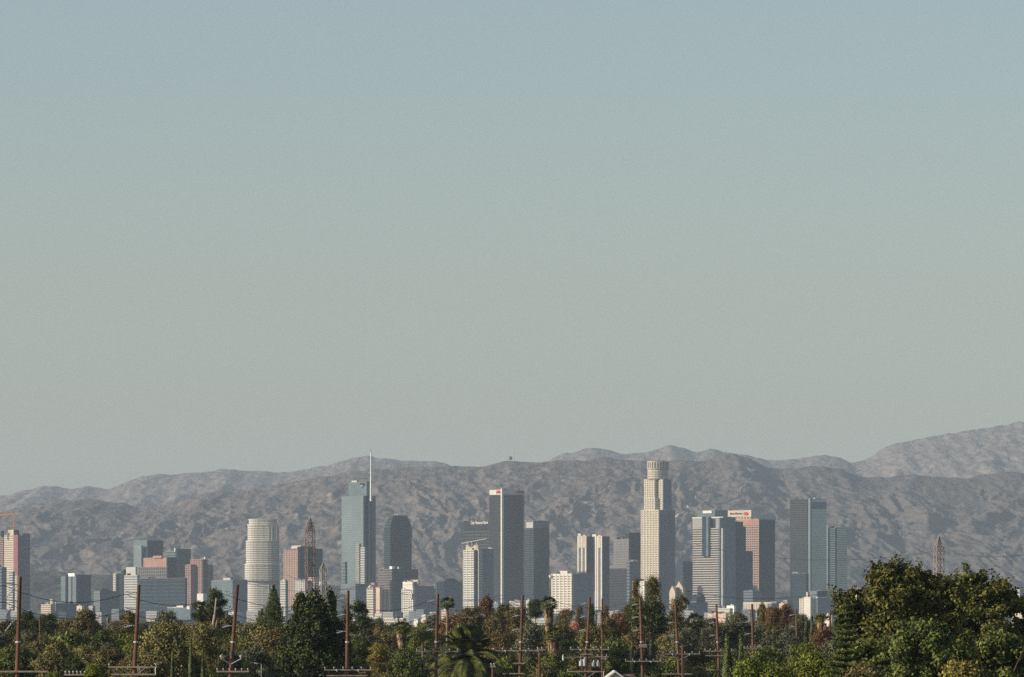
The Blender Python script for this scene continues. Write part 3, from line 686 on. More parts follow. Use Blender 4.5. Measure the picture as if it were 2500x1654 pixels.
def grid_mesh(name, xs, ys, Zf, m):
    XX, YY = np.meshgrid(xs, ys); ZZ = Zf(XX, YY)
    v = np.stack([XX, YY, ZZ], -1).reshape(-1, 3)
    nx, ny = len(xs), len(ys)
    i = np.arange(nx * ny).reshape(ny, nx)
    f = np.stack([i[:-1, :-1], i[:-1, 1:], i[1:, 1:], i[1:, :-1]], -1).reshape(-1, 4)
    return mesh_np(name, v, f, m, True)

def range_fn(prof, y0, yc, depth, amp, seed, s0, zf, power=1.0, px_scale=1.0):
    px = np.array([p[0] for p in prof], float) * 1.0549; py = np.array([p[1] for p in prof], float) * 1.0549
    def fn(x, y):
        p = 1250 + x / yc * F
        H = CZ + (HY - np.interp(p, px, py)) / F * yc
        H = H + fbm(x, y * 0, 160, 3, seed + 50) * 7 * (yc / 20000)
        wx = x + fbm(x, y * .16, 520, 4, seed + 20) * 190; wy = y + fbm(x, y * .4, 700, 3, seed + 30) * 500
        t = (y - y0) / (yc - y0)
        sw = 1 / (1 + np.exp(-fbm(x, y * .12, 1300, 2, seed + 5) * 9))
        wa = wx + wy * .13; wb = wx - wy * .10; k = s0 / 600
        rg = .46 * (ridged(wa, wy * .10 + 900, 430 * k, 4, seed) * sw + ridged(wb, wy * .10, 430 * k, 4, seed + 3) * (1 - sw)) + .32 * ridged(wx - .05 * wy, wy * .12, 190 * k, 4, seed + 9, .6) + .22 * ridged(wx + .2 * wy, wy * .2, 80 * k, 3, seed + 15, .7)
        base = zf + (H - zf) * np.clip(t, 0, 1) ** power
        env = np.clip(t, 0, 1) ** .5 * np.clip((1 - t) * 3.2, 0, 1)
        h = base + (rg - .38) * amp * env
        h = h + fbm(x, y, 70, 2, seed + 70) * 5 * np.clip(t * 6, 0, 1)
        cap = CZ + (H - CZ) * (y / yc) - 2 - (1 - t) * 22
        h = np.where((t < 1) & (t > .05), np.minimum(h, np.maximum(cap, zf)), h)
        back = np.clip((y - yc) / depth, 0, 1)
        return np.where(t > 1, H - (H - zf) * back * .8, h)
    return fn

def hill_mat(name, c_scrub, c_dirt, c_rock, s, east=False):
    m = bpy.data.materials.new(name); m.use_nodes = True
    n = m.node_tree.nodes; l = m.node_tree.links; b = n['Principled BSDF']; b.inputs['Roughness'].default_value = .95; b.inputs['Specular IOR Level'].default_value = .05
    tc0 = n.new('ShaderNodeTexCoord'); tc = n.new('ShaderNodeMapping'); tc.inputs['Scale'].default_value = (1, .13, 1.2)
    l.new(tc0.outputs['Object'], tc.inputs[0])
    def nz(scale, det, a, bb):
        q = n.new('ShaderNodeTexNoise'); q.inputs['Scale'].default_value = scale; q.inputs['Detail'].default_value = det; q.inputs['Roughness'].default_value = .65
        l.new(tc.outputs[0], q.inputs['Vector']); r = n.new('ShaderNodeMapRange'); r.inputs['From Min'].default_value = a; r.inputs['From Max'].default_value = bb
        l.new(q.outputs['Fac'], r.inputs[0]); return r.outputs[0]
    def mix(f, a, c):
        x = n.new('ShaderNodeMix'); x.data_type = 'RGBA'; l.new(f, x.inputs['Factor'])
        for k, vv in ((6, a), (7, c)):
            if isinstance(vv, tuple): x.inputs[k].default_value = (*vv, 1)
            else: l.new(vv, x.inputs[k])
        return x.outputs[2]
    a = mix(nz(.016 * s, 10, .34, .66), c_scrub, c_dirt)
    a = mix(nz(.045 * s, 7, .46, .62), a, tuple(c * .62 for c in c_scrub))
    a = mix(nz(.013 * s + .0021, 10, .61, .70), a, c_rock)
    if east:      # denser scrub toward the east end of the range
        sx = n.new('ShaderNodeSeparateXYZ'); l.new(tc0.outputs['Object'], sx.inputs[0]); r = n.new('ShaderNodeMapRange'); r.inputs['From Min'].default_value = 250; r.inputs['From Max'].default_value = 1100; r.inputs['To Max'].default_value = .55
        l.new(sx.outputs['X'], r.inputs[0]); a = mix(r.outputs[0], a, tuple(c * .9 for c in c_scrub))
    l.new(a, b.inputs['Base Color'])
    bp = n.new('ShaderNodeBump'); bp.inputs['Distance'].default_value = 22; bp.inputs['Strength'].default_value = 1.0
    q = n.new('ShaderNodeTexNoise'); q.inputs['Scale'].default_value = .02; q.inputs['Detail'].default_value = 8
    l.new(tc.outputs[0], q.inputs['Vector']); l.new(q.outputs['Fac'], bp.inputs['Height']); l.new(bp.outputs[0], b.inputs['Normal'])
    return m

near_p = [(-300, 1215), (0, 1190), (60, 1172), (130, 1158), (200, 1155), (262, 1162), (325, 1174), (372, 1169), (430, 1155), (480, 1140), (530, 1138), (600, 1130), (650, 1120), (700, 1110),
          (780, 1098), (870, 1088), (940, 1083), (1000, 1078), (1060, 1080), (1105, 1081), (1150, 1071), (1177, 1064), (1205, 1071), (1240, 1074), (1280, 1068), (1330, 1065), (1400, 1060), (1450, 1066), (1500, 1070),
          (1560, 1064), (1610, 1068), (1660, 1060), (1700, 1052), (1735, 1062), (1780, 1083), (1840, 1084), (1900, 1081), (1940, 1084), (1975, 1096), (2010, 1103), (2060, 1103), (2110, 1101), (2180, 1105), (2230, 1104), (2280, 1098), (2370, 1096), (2700, 1085)]
far_p = [(-300, 1160), (0, 1146), (60, 1135), (125, 1126), (160, 1131), (215, 1127), (245, 1131), (290, 1115), (330, 1104), (380, 1099), (430, 1096), (500, 1090), (545, 1086), (600, 1092), (640, 1093), (720, 1085),
         (760, 1079), (790, 1068), (815, 1061), (850, 1058), (900, 1061), (930, 1068), (980, 1065), (1010, 1067), (1040, 1078), (1100, 1092), (1200, 1090), (1270, 1066), (1300, 1052), (1340, 1044), (1376, 1036), (1400, 1041), (1440, 1050),
         (1490, 1049), (1525, 1040), (1552, 1032), (1580, 1036), (1605, 1045), (1645, 1038), (1685, 1050), (1740, 1058), (1800, 1064), (1850, 1063), (1890, 1056), (1915, 1053), (1940, 1060), (1968, 1072), (1990, 1068), (2020, 1052), (2050, 1034),
         (2075, 1026), (2110, 1022), (2150, 1010), (2180, 1007), (2200, 1002), (2250, 998), (2290, 990), (2330, 982), (2355, 976), (2370, 978), (2700, 960)]
foot_p = [(-300, 1326), (0, 1328), (90, 1322), (190, 1327), (270, 1336), (330, 1345), (520, 1350), (760, 1352), (1020, 1362), (1400, 1365), (1850, 1368), (2200, 1370), (2700, 1370)]

HM1 = hill_mat('chaparral slope', (.108, .098, .088), (.195, .150, .125), (.34, .27, .215), 1.0, True)
HM2 = hill_mat('distant range slope', (.165, .148, .130), (.25, .205, .170), (.36, .29, .235), .8)
HM3 = hill_mat('wooded foothill slope', (.055, .060, .042), (.085, .080, .058), (.18, .15, .12), 2.0)
near_fn = range_fn(near_p, 16300, 20600, 2200, 125, 11, 600, 55, 1.0)
o = link('mountain_range', grid_mesh('mountain_range', np.linspace(-2400, 2400, 900), np.concatenate([np.linspace(16200, 20600, 460), np.linspace(20640, 22500, 12)]),
     range_fn(near_p, 16300, 20600, 2200, 125, 11, 600, 55, 1.0), HM1)); tag(o, kind='structure')
o = link('distant_mountain_range', grid_mesh('distant_mountain_range', np.linspace(-3600, 3600, 520), np.concatenate([np.linspace(22500, 28500, 220), np.linspace(28560, 31000, 10)]),
     range_fn(far_p, 22400, 28500, 3000, 130, 41, 850, 60, .9), HM2)); tag(o, kind='structure')
o = link('foothills', grid_mesh('foothills', np.linspace(-2200, 2200, 400), np.concatenate([np.linspace(14200, 15600, 70), np.linspace(15620, 16400, 8)]),
     range_fn(foot_p, 14200, 15600, 800, 60, 91, 420, 50, .8), HM3)); tag(o, kind='structure')

GM = mat('dry suburban ground', (.10, .095, .07), .95, .2, scale=.02, col2=(.05, .06, .03), spec=.05)
gy = np.array([-850, -300, 0, 60, 150, 300, 600, 1000, 1500, 2000, 2500, 3500, 5000, 6500, 8000, 10000, 12000, 14000, 16500, 22000, 30000, 41000.])
gx = np.linspace(-8900, 8900, 60)
o = link('ground', grid_mesh('ground', gx, gy, lambda x, y: np.interp(y, gy, [gz(q) for q in gy]), GM)); tag(o, kind='structure')

RD = mat('dusty fire road', (.50, .40, .30), .95, .08, scale=.05)
def hit(px, py):
    y = np.linspace(16350, 20590, 900); x = (px - 1250) / F * y; z = CZ + (HY - py) / F * y; h = near_fn(x, y); k = np.argmax(h >= z - 1)
    return np.array([x[k], y[k], z[k] if h[k] >= z[k] - 1 else h[k]])
for pts in ([(1806, 1136), (1822, 1140), (1834, 1152), (1838, 1162), (1826, 1176), (1812, 1190), (1803, 1204), (1797, 1215)], [(1492, 1186), (1478, 1196), (1462, 1206), (1446, 1222), (1426, 1232), (1404, 1244), (1384, 1258)],
            [(1700, 1212), (1692, 1226), (1682, 1240), (1668, 1252), (1650, 1262), (1640, 1264)]):
    P = []
    for (a, b_), (c, d) in zip(pts[:-1], pts[1:]):
        for k in range(6): P.append(hit(a + (c - a) * k / 6, b_ + (d - b_) * k / 6))
    P = np.array(P); v = []
    for k in range(1, len(P) - 1): P[k, 1] = np.median(P[k - 1:k + 2, 1])
    P[:, 2] = near_fn(P[:, 0], P[:, 1]) + 3
    for q in P: v += [(q[0] - 2, q[1] - 10, near_fn(q[0] - 2, q[1] - 10) + 2.0), (q[0] + 2, q[1] + 10, near_fn(q[0] + 2, q[1] + 10) + 2.0)]
    f = [(2 * k, 2 * k + 2, 2 * k + 3, 2 * k + 1) for k in range(len(P) - 1) if abs(P[k, 1] - P[k + 1, 1]) < 220]
    o = link('fire_road', mesh_np('fire_road', v, f, RD)); tag(o, kind='structure')

# ------------------------------------------------------------------ plants
LM = {}
def leafmat(k, c, c2, sc=1.1, **kw):
    LM[k] = mat(k + ' leaves', tuple(q * .6 for q in c), .75, scale=sc, col2=(c2[0] * 1.75, c2[1] * 1.58, c2[2] * 1.45), spec=.15, rand=.15, detail=5, lo=.40, hi=.62, **kw)  # deepened dark end and warmed bright end paint leaf shade and highlights
leafmat('green', (0.049, 0.072, 0.018), (0.124, 0.150, 0.036)); leafmat('dark', (0.023, 0.039, 0.013), (0.058, 0.081, 0.023))
leafmat('olive', (0.085, 0.086, 0.034), (0.176, 0.163, 0.062)); leafmat('brown', (.075, .066, .028), (.150, .128, .052))
leafmat('grey', (.070, .082, .048), (.135, .148, .085)); leafmat('lime', (.070, .100, .016), (.150, .180, .030))
leafmat('rust', (.10, .060, .032), (.20, .115, .055)); leafmat('norfolk', (.035, .065, .012), (.085, .13, .03)); leafmat('yellow', (.12, .11, .03), (.20, .165, .045))
leafmat('cypress', (.050, .072, .030), (.085, .110, .042)); leafmat('euc', (.058, .058, .022), (.125, .112, .042))
leafmat('palm', (.075, .095, .028), (.12, .135, .038)); leafmat('deadfrond', (0.14, 0.105, 0.065), (0.30, 0.22, 0.14)); leafmat('pinktree', (0.585, 0.156, 0.169), (0.600, 0.286, 0.260))
leafmat('bigtree', (.050, .062, .014), (.115, .118, .032))
BARK = mat('bark', (.10, .075, .055), .9, .25, scale=2.0); PALEBARK = mat('pale bark', (.42, .34, .26), .9, .2, scale=1.0); PALMBARK = mat('palm trunk bark', (.20, .15, .11), .9, .25, scale=3.0)

def quads(P, N, S, rs, asp=.65):
    """leaf faces centred at P, facing N, of size S"""
    n = len(P); r = rs.randn(n, 3); N = N / (np.linalg.norm(N, axis=1, keepdims=True) + 1e-9)
    u = np.cross(N, r); u /= (np.linalg.norm(u, axis=1, keepdims=True) + 1e-9); v = np.cross(N, u)
    S = S.reshape(-1, 1); u = u * S * .5; v = v * S * .5 * asp
    V = np.stack([P - u, P - v, P + u, P + v], 1).reshape(-1, 3)
    return V, np.arange(4 * n).reshape(n, 4)

def clump_crown(w, h, K, n, leaf, seed, shape='round', cr=.22, squash=.8, loose=.15, low=.05):
    """leaves of a crown w wide and h tall whose foot is at z = 0"""
    rs = np.random.RandomState(seed); C = []
    while len(C) < K:
        p = rs.uniform(-1, 1, 3)
        z = (p[2] + 1) / 2
        if shape == 'round': rad = math.sqrt(max(0, 1 - (2 * z - 1) ** 2 * .9))
        elif shape == 'dome': rad = math.sqrt(max(0, 1 - z ** 2.2)) * (0.75 + .25 * min(1, z * 4))
        elif shape == 'column': rad = (1 - z ** 3) ** .5 * (.72 + .28 * math.sin(z * 7 + seed)) * .9
        elif shape == 'cone': rad = (1 - z) ** .8 * .95 + .04
        elif shape == 'upright': rad = (1 - z ** 3.5) ** .5 * (.7 + .3 * min(1, z * 2.4))
        else: rad = 1
        a = rs.rand() * 2 * math.pi; q = rad * (rs.rand() ** .35)
        C.append((math.cos(a) * q * w / 2 * (1 - cr * .8), math.sin(a) * q * w / 2 * (1 - cr * .8), h * (low + z * (1 - low - cr * .4))))
    C = np.array(C); rad = w * cr * rs.uniform(.55, 1.15, K)
    if shape == 'cone': rad = rad * (1.1 - .75 * C[:, 2] / h)
    i = rs.randint(0, K, n); d = rs.randn(n, 3); d /= np.linalg.norm(d, axis=1, keepdims=True); d[:, 2] = np.abs(d[:, 2]) * np.where(rs.rand(n) < .72, 1, -1)
    q = rad[i] * np.where(rs.rand(n) < loose, rs.uniform(1, 1.5, n) + .7 * (rs.rand(n) < .06), rs.uniform(.6, 1.04, n))
    P = C[i] + d * q[:, None] * np.array([1, 1, squash])
    N = d * .9 + rs.randn(n, 3) * .55; N[:, 2] += .25
    return quads(P, N, leaf * rs.uniform(.6, 1.4, n), rs), C

def leaf_mesh(name, vf, m): return mesh_np(name, vf[0], vf[1], m)

def trunk_mesh(h, r, limbs, seed, m, spread=.3, lean=0.0):
    rs = random.Random(seed); b = MB(); lx = lean * h
    pts = [(0, 0, -.5)] + [(lx * (k / 4) + rs.uniform(-.02, .02) * h, rs.uniform(-.02, .02) * h, h * k / 4) for k in range(1, 5)]
    b.chain(pts, [r * (1.15 - .2 * k) for k in range(5)], 7)
    for _ in range(limbs):
        k = rs.randint(2, 3); a = rs.uniform(0, 6.28); p = pts[k]; L = h * rs.uniform(.2, .34)
        q = (p[0] + math.cos(a) * L * spread, p[1] + math.sin(a) * L * spread, p[2] + L * .55); e = (q[0] + math.cos(a) * L * spread * .9, q[1] + math.sin(a) * L * spread * .9, q[2] + L * .5)
        b.chain([p, q, e], [r * .35, r * .2, r * .08], 5)
    return b.mesh('trunk', m)

# prototypes: unit size (1 m wide or tall), scaled when placed; key -> list of (crown mesh, trunk mesh)
PRO = {}
def proto(key, shape, K, n, leaf, asp_h, cr=.22, cnt=3, **kw):
    PRO[key] = []
    for s in range(cnt):
        W0 = 8.0; vf, C = clump_crown(W0, W0 * asp_h, K, n, leaf, 100 + s * 7 + len(PRO) * 31, shape, cr, **kw)
        PRO[key].append((vf, W0, W0 * asp_h))
proto('round', 'round', 40, 12000, .32, 1.0, cr=.2, loose=.28)
proto('dome', 'dome', 50, 14000, .30, .85, cr=.16, loose=.28)
proto('column', 'column', 40, 15000, .34, 1.9, cr=.24, squash=1.2, loose=.25)
proto('upright', 'upright', 46, 11000, .40, 1.25, cr=.15, squash=1.5)
proto('loose', 'round', 28, 7000, .38, 1.0, cr=.15, loose=.35)
proto('bush', 'dome', 22, 4500, .42, .6, cr=.22)
MCACHE = {}
def crown_me(key, s, mk):
    k = (key, s, mk)
    if k not in MCACHE: MCACHE[k] = leaf_mesh('crown', PRO[key][s][0], LM[mk])
    return MCACHE[k]
TCACHE = {}
def trunk_me(s, mk='bark'):
    if (s, mk) not in TCACHE: TCACHE[(s, mk)] = trunk_mesh(10, .28, 7, 50 + s, BARK if mk == 'bark' else PALEBARK)
    return TCACHE[(s, mk)]

def place_tree(px, ptop, pw, D, key, mk, label, name='tree', cat='tree', group=None, s=None, hfac=None, bark='bark'):
    s = rnd.randrange(3) if s is None else s
    if mk not in ('lime',): D = behind(px, D)
    x = X(px, D); g = gz(D); w = pw / F * D; top = Z(ptop, D)
    _, W0, H0 = PRO[key][s]
    sc = w / W0 * 1.12; H = H0 * sc * (hfac or 1.15)
    H = min(H, (top - g) * .97)
    z0 = top - H
    r = empty(name, (x, D, g), rnd.uniform(0, 6.28)); tag(r, label, cat, group)
    c = link('crown', crown_me(key, s, mk), r, (0, 0, z0 - g)); c.scale = (sc, sc, H / H0)
    th = max(z0 - g + H * .6, 1.5)
    t = link('trunk', trunk_me(s, bark), r, (0, 0, 0)); t.scale = (w / 8 * .9, w / 8 * .9, th / 10)
    return r

# named trees: column, top row, width, distance, prototype, leaves, label
NT = [
 (12, 1520, 66, 900, 'round', 'euc', 'brownish round tree at the edge behind the tallest wooden pole'),
 (68, 1497, 58, 1000, 'round', 'dark', 'dark round tree between the thick pole and the thin pole'),
 (116, 1497, 44, 1010, 'round', 'dark', 'dark tree touching the top of the thin brown pole'),
 (165, 1513, 60, 1100, 'loose', 'brown', 'thin grey brown tree below the teal office tower'),
 (208, 1494, 84, 1050, 'dome', 'brown', 'olive brown spreading tree below the pale yellow roof'),
 (268, 1540, 60, 950, 'round', 'euc', 'small brown tree next to the lone tiny fan palm'),
 (313, 1498, 58, 980, 'upright', 'brown', 'tall ragged brown tree behind the second thick wooden pole'),
 (410, 1496, 74, 1150, 'round', 'grey', 'dark grey green round tree before the pale warehouse'),
 (528, 1440, 52, 820, 'loose', 'dark', 'airy eucalyptus tuft rising over the sea green office block'),
 (488, 1468, 40, 830, 'loose', 'dark', 'lower airy tuft beside the tall eucalyptus tuft'),
 (520, 1490, 96, 840, 'round', 'euc', 'dense brown olive crown under the airy eucalyptus tufts'),
 (405, 1528, 130, 640, 'dome', 'olive', 'wide sunlit olive tree beside the second thick pole'),
 (498, 1520, 84, 660, 'round', 'olive', 'sunlit olive tree next to the leaning bare pale trunk'),
 (365, 1588, 60, 560, 'round', 'green', 'small bright green tree between poles'),
 (170, 1557, 180, 700, 'dome', 'green', 'long glossy dark green hedge like tree below the pale teal tower'),
 (262, 1590, 90, 640, 'round', 'euc', 'dull brown green tree low between the long green tree and the pole'),
 (22, 1586, 86, 560, 'dome', 'green', 'bright green tree at the lower corner beside the thickest pole'),
 (120, 1600, 110, 520, 'dome', 'olive', 'low olive shrub mass behind the transformer pole'),
 (230, 1624, 46, 380, 'bush', 'lime', 'small lime green treetop at the lower frame edge'),
 (128, 1645, 40, 380, 'bush', 'lime', 'tiny lime green tuft by the end of the crossarm'),
 (450, 1566, 110, 700, 'dome', 'olive', 'olive lit tree behind the row of dark cypress columns'),
 (640, 1530, 120, 800, 'dome', 'olive', 'olive tree spreading below the cone shaped pine'),
 (690, 1540, 110, 700, 'round', 'euc', 'dull green tree against the big dark tree'),
 (540, 1590, 90, 700, 'dome', 'olive', 'olive shrubbery right behind the shortest cypress column'),
 (620, 1580, 100, 560, 'dome', 'grey', 'grey green shrubby tree right of the third wooden pole'),
 (655, 1490, 60, 950, 'loose', 'grey', 'loose grey green tree at the foot of the cone shaped pine'),
 (868, 1470, 60, 760, 'loose', 'dark', 'ragged dark tree behind the fourth wooden pole'),
 (895, 1510, 56, 780, 'loose', 'grey', 'thin grey leaved tree by the peach gabled tower'),
 (925, 1512, 34, 1300, 'upright', 'grey', 'small pointed grey conifer before the cream apartment house'),
 (880, 1560, 60, 650, 'round', 'dark', 'dark round tree between the big dark tree and the yellow shrub'),
 (928, 1574, 54, 560, 'round', 'yellow', 'yellow and orange autumn coloured tree'),
 (948, 1545, 60, 900, 'round', 'grey', 'grey green tree behind the yellow tree'),
 (1030, 1532, 64, 800, 'dome', 'palm', 'leafy mid green tree beside the fifth wooden pole'),
 (990, 1590, 90, 600, 'dome', 'green', 'bright green shrubbery under the stout fan palm'),
 (1040, 1580, 70, 560, 'dome', 'green', 'glossy green treetop before the fifth wooden pole'),
 (1056, 1500, 36, 950, 'loose', 'grey', 'grey feathery tree just behind the fifth wooden pole'),
 (1110, 1505, 80, 1050, 'round', 'rust', 'russet round eucalyptus beside the slim fan palm'),
 (1150, 1480, 52, 1080, 'round', 'euc', 'rounded brown crown rising over the russet tree'),
 (1188, 1461, 38, 1120, 'upright', 'rust', 'tall red brown crown, highest of the brown grove'),
 (1235, 1478, 62, 1100, 'round', 'euc', 'brown olive crown before the white edged tower'),
 (1265, 1480, 60, 1080, 'round', 'brown', 'brown crown behind the sixth wooden pole'),
 (1307, 1465, 36, 1120, 'round', 'dark', 'small dark dome crown near the skirted palm'),
 (1385, 1490, 46, 1080, 'round', 'brown', 'brown round crown before the white gridded tower'),
 (1365, 1520, 70, 900, 'round', 'euc', 'dark brown tree behind the skirted fan palm'),
 (1200, 1520, 90, 880, 'dome', 'euc', 'wide dark brown crown in the grove'),
 (1300, 1526, 74, 700, 'round', 'grey', 'silvery grey green round tree by the sixth wooden pole'),
 (1225, 1545, 80, 720, 'round', 'brown', 'brown shrub like tree above the big date palm'),
 (1415, 1481, 26, 1000, 'column', 'euc', 'narrow brown tree standing before the grey banded block'),
 (1444, 1476, 26, 1020, 'column', 'dark', 'narrow dark tree touching the seventh wooden pole'),
 (1477, 1481, 30, 980, 'column', 'euc', 'slim tree with a round head beside the white edged shafts'),
 (1403, 1522, 26, 980, 'bush', 'pinktree', 'small pink flowering tree in a gap of the dark trees'),
 (1385, 1560, 60, 720, 'round', 'dark', 'dark tree under the pink flowers'),
 (1440, 1535, 80, 800, 'dome', 'olive', 'olive tree behind the seventh wooden pole'),
 (1485, 1512, 56, 940, 'round', 'brown', 'orange brown crown between two wooden poles'),
 (1512, 1495, 48, 980, 'round', 'rust', 'orange tinged round crown below the grey banded tower'),
 (1532, 1476, 34, 1000, 'column', 'euc', 'slender brown tree at the side of the tall eucalyptus pair'),
 (1553, 1413, 32, 960, 'column', 'euc', 'narrower of the tall eucalyptus pair, before the cream block'),
 (1594, 1411, 56, 950, 'column', 'euc', 'broad tall eucalyptus, its top against the tallest tower'),
 (1578, 1460, 90, 940, 'round', 'dark', 'dark lower mass of the tall eucalyptus pair'),
 (1650, 1466, 56, 980, 'column', 'euc', 'dark tree below the pointed gables'),
 (1668, 1455, 26, 990, 'loose', 'brown', 'wispy brown top in front of the pointed gables'),
 (1560, 1540, 100, 800, 'dome', 'brown', 'brown tree behind the eighth wooden pole'),
 (1630, 1555, 90, 780, 'dome', 'olive', 'olive tree mass between the eighth and ninth wooden poles'),
 (1735, 1512, 64, 960, 'round', 'grey', 'grey olive tree behind the tenth wooden pole'),
 (1668, 1530, 60, 900, 'round', 'grey', 'grey green tree next to the squat fan palm'),
 (1800, 1497, 76, 960, 'dome', 'grey', 'broad grey green tree before the peach wall'),
 (1840, 1530, 80, 900, 'round', 'grey', 'grey green tree around the eleventh wooden pole'),
 (1861, 1478, 26, 1050, 'upright', 'olive', 'small pointed yellow green top before the colonnaded block'),
 (1888, 1480, 36, 1040, 'round', 'rust', 'rusty orange crown below the blue wing'),
 (1920, 1478, 36, 1050, 'round', 'rust', 'second rusty orange crown, near the cream apartment block'),
 (1895, 1508, 60, 980, 'round', 'brown', 'brown tree under the rusty crowns'),
 (1948, 1497, 56, 980, 'round', 'grey', 'dark grey green tree below the bright cream apartment block'),
 (1925, 1540, 90, 860, 'dome', 'grey', 'dusty grey tree by the twelfth wooden pole'),
 (2006, 1500, 40, 960, 'loose', 'brown', 'pale brown wispy tree behind the rusty bush'),
 (2012, 1535, 50, 840, 'round', 'rust', 'brick red rusty bush beside the tiered pine'),
 (1860, 1575, 90, 640, 'dome', 'olive', 'olive tree low behind the small cypress'),
 (1870, 1590, 110, 520, 'round', 'green', 'dark green rounded tree below the eleventh pole'),
 (1960, 1575, 100, 500, 'round', 'green', 'bright green tree in front of the paired cypresses'),
 (1830, 1618, 120, 420, 'dome', 'lime', 'lime green treetop beside the tall cypresses at the lower edge'),
 (1990, 1600, 120, 420, 'dome', 'lime', 'bright lime green tree at the foot of the tiered pine'),
 (1900, 1632, 90, 380, 'bush', 'lime', 'low lime green bush on the lower frame edge'),
 (2350, 1622, 150, 360, 'bush', 'yellow', 'golden green bush under the broad leafy tree'),
 (2110, 1628, 120, 380, 'bush', 'olive', 'olive bush at the foot of the broad leafy tree'),
 (1700, 1590, 110, 620, 'dome', 'euc', 'brown green tree below the squat fan palm'),
 (1500, 1560, 90, 700, 'dome', 'green', 'green tree between the seventh and eighth poles'),
 (1350, 1600, 100, 560, 'dome', 'green', 'dark green shrubs under the lower fan palm'),
 (1420, 1600, 90, 560, 'round', 'olive', 'olive tree behind the transformer bank'),
 (1560, 1600, 90, 560, 'round', 'dark', 'dark green round tree above the white gable'),
 (1640, 1610, 100, 500, 'dome', 'green', 'bright green treetop between the eighth and ninth pole bases'),
 (1240, 1610, 100, 500, 'dome', 'green', 'green shrubs near the sixth pole base'),
 (1740, 1620, 90, 460, 'dome', 'green', 'green treetop near the tenth pole base'),
]
for (px, pt, pw, D, key, mk, lb) in NT:
    euc = mk in ('euc', 'rust') and key != 'bush'
    place_tree(px, pt, pw, D, key, mk, lb, name='shrub' if key == 'bush' else ('eucalyptus_tree' if euc else 'tree'), cat='shrub' if key == 'bush' else 'tree', group='trees of the suburb before the city')

# leaning bare pale trunk of the airy eucalyptus
D = 815
b = MB(); b.chain([(X(q, D) - X(530, D), 0, Z(y, D) - gz(D)) for q, y in ((533, 1700), (527, 1595), (521, 1562), (518, 1535), (524, 1500), (528, 1460))], [.3, .26, .22, .18, .12, .08], 7)
b.chain([(X(q, D) - X(530, D), 0, Z(y, D) - gz(D)) for q, y in ((519, 1548), (526, 1534), (530, 1515))], [.13, .1, .07], 6)
t = empty('dead_tree', (X(530, D), D, gz(D))); tag(t, 'leaning pale bare trunk rising before the olive trees', 'tree trunk'); b.build('trunk', PALEBARK, t)

# rows that fill the slope behind and between the named trees
fr = random.Random(5)
rows = [(1900, 1528, 12, 46, ['euc', 'grey', 'brown', 'dark']), (1500, 1528, 12, 60, ['euc', 'grey', 'dark', 'brown']), (1150, 1534, 12, 78, ['euc', 'dark', 'olive', 'grey', 'brown']),
        (1.32, 1550, 12, 84, ['euc', 'dark', 'olive', 'grey', 'brown', 'green']), (1.2, 1580, 12, 88, ['dark', 'olive', 'green', 'euc', 'grey', 'olive']), (1.11, 1608, 11, 92, ['dark', 'green', 'olive', 'green', 'euc']), (1.05, 1638, 8, 80, ['green', 'olive', 'dark', 'olive'])]
for D0, yt, jit, wpx, mats_ in rows:
    p = -40 + fr.uniform(0, 40)
    while p < 2080:
        w_ = wpx * fr.uniform(.75, 1.35); D_ = D0 * fr.uniform(.94, 1.06)
        if D0 < 2: D_ = (poleD(p) * D0 if p < 1790 else ({1.32: 1250, 1.2: 1100, 1.11: 1010, 1.05: 980} if p < 1990 else {1.32: 880, 1.2: 680, 1.11: 520, 1.05: 430})[D0]) * fr.uniform(.99, 1.02)
        place_tree(p, yt + fr.uniform(-jit, jit * .6), w_, D_, fr.choice(['round', 'dome', 'round', 'loose' if D0 > 700 else 'dome', 'column' if D0 > 1000 else 'round']), fr.choice(mats_),
                   'green or brownish tree packed among the others on the suburban slope', group='unremarkable trees filling the suburban slope')
        p += w_ * fr.uniform(.55, .85)

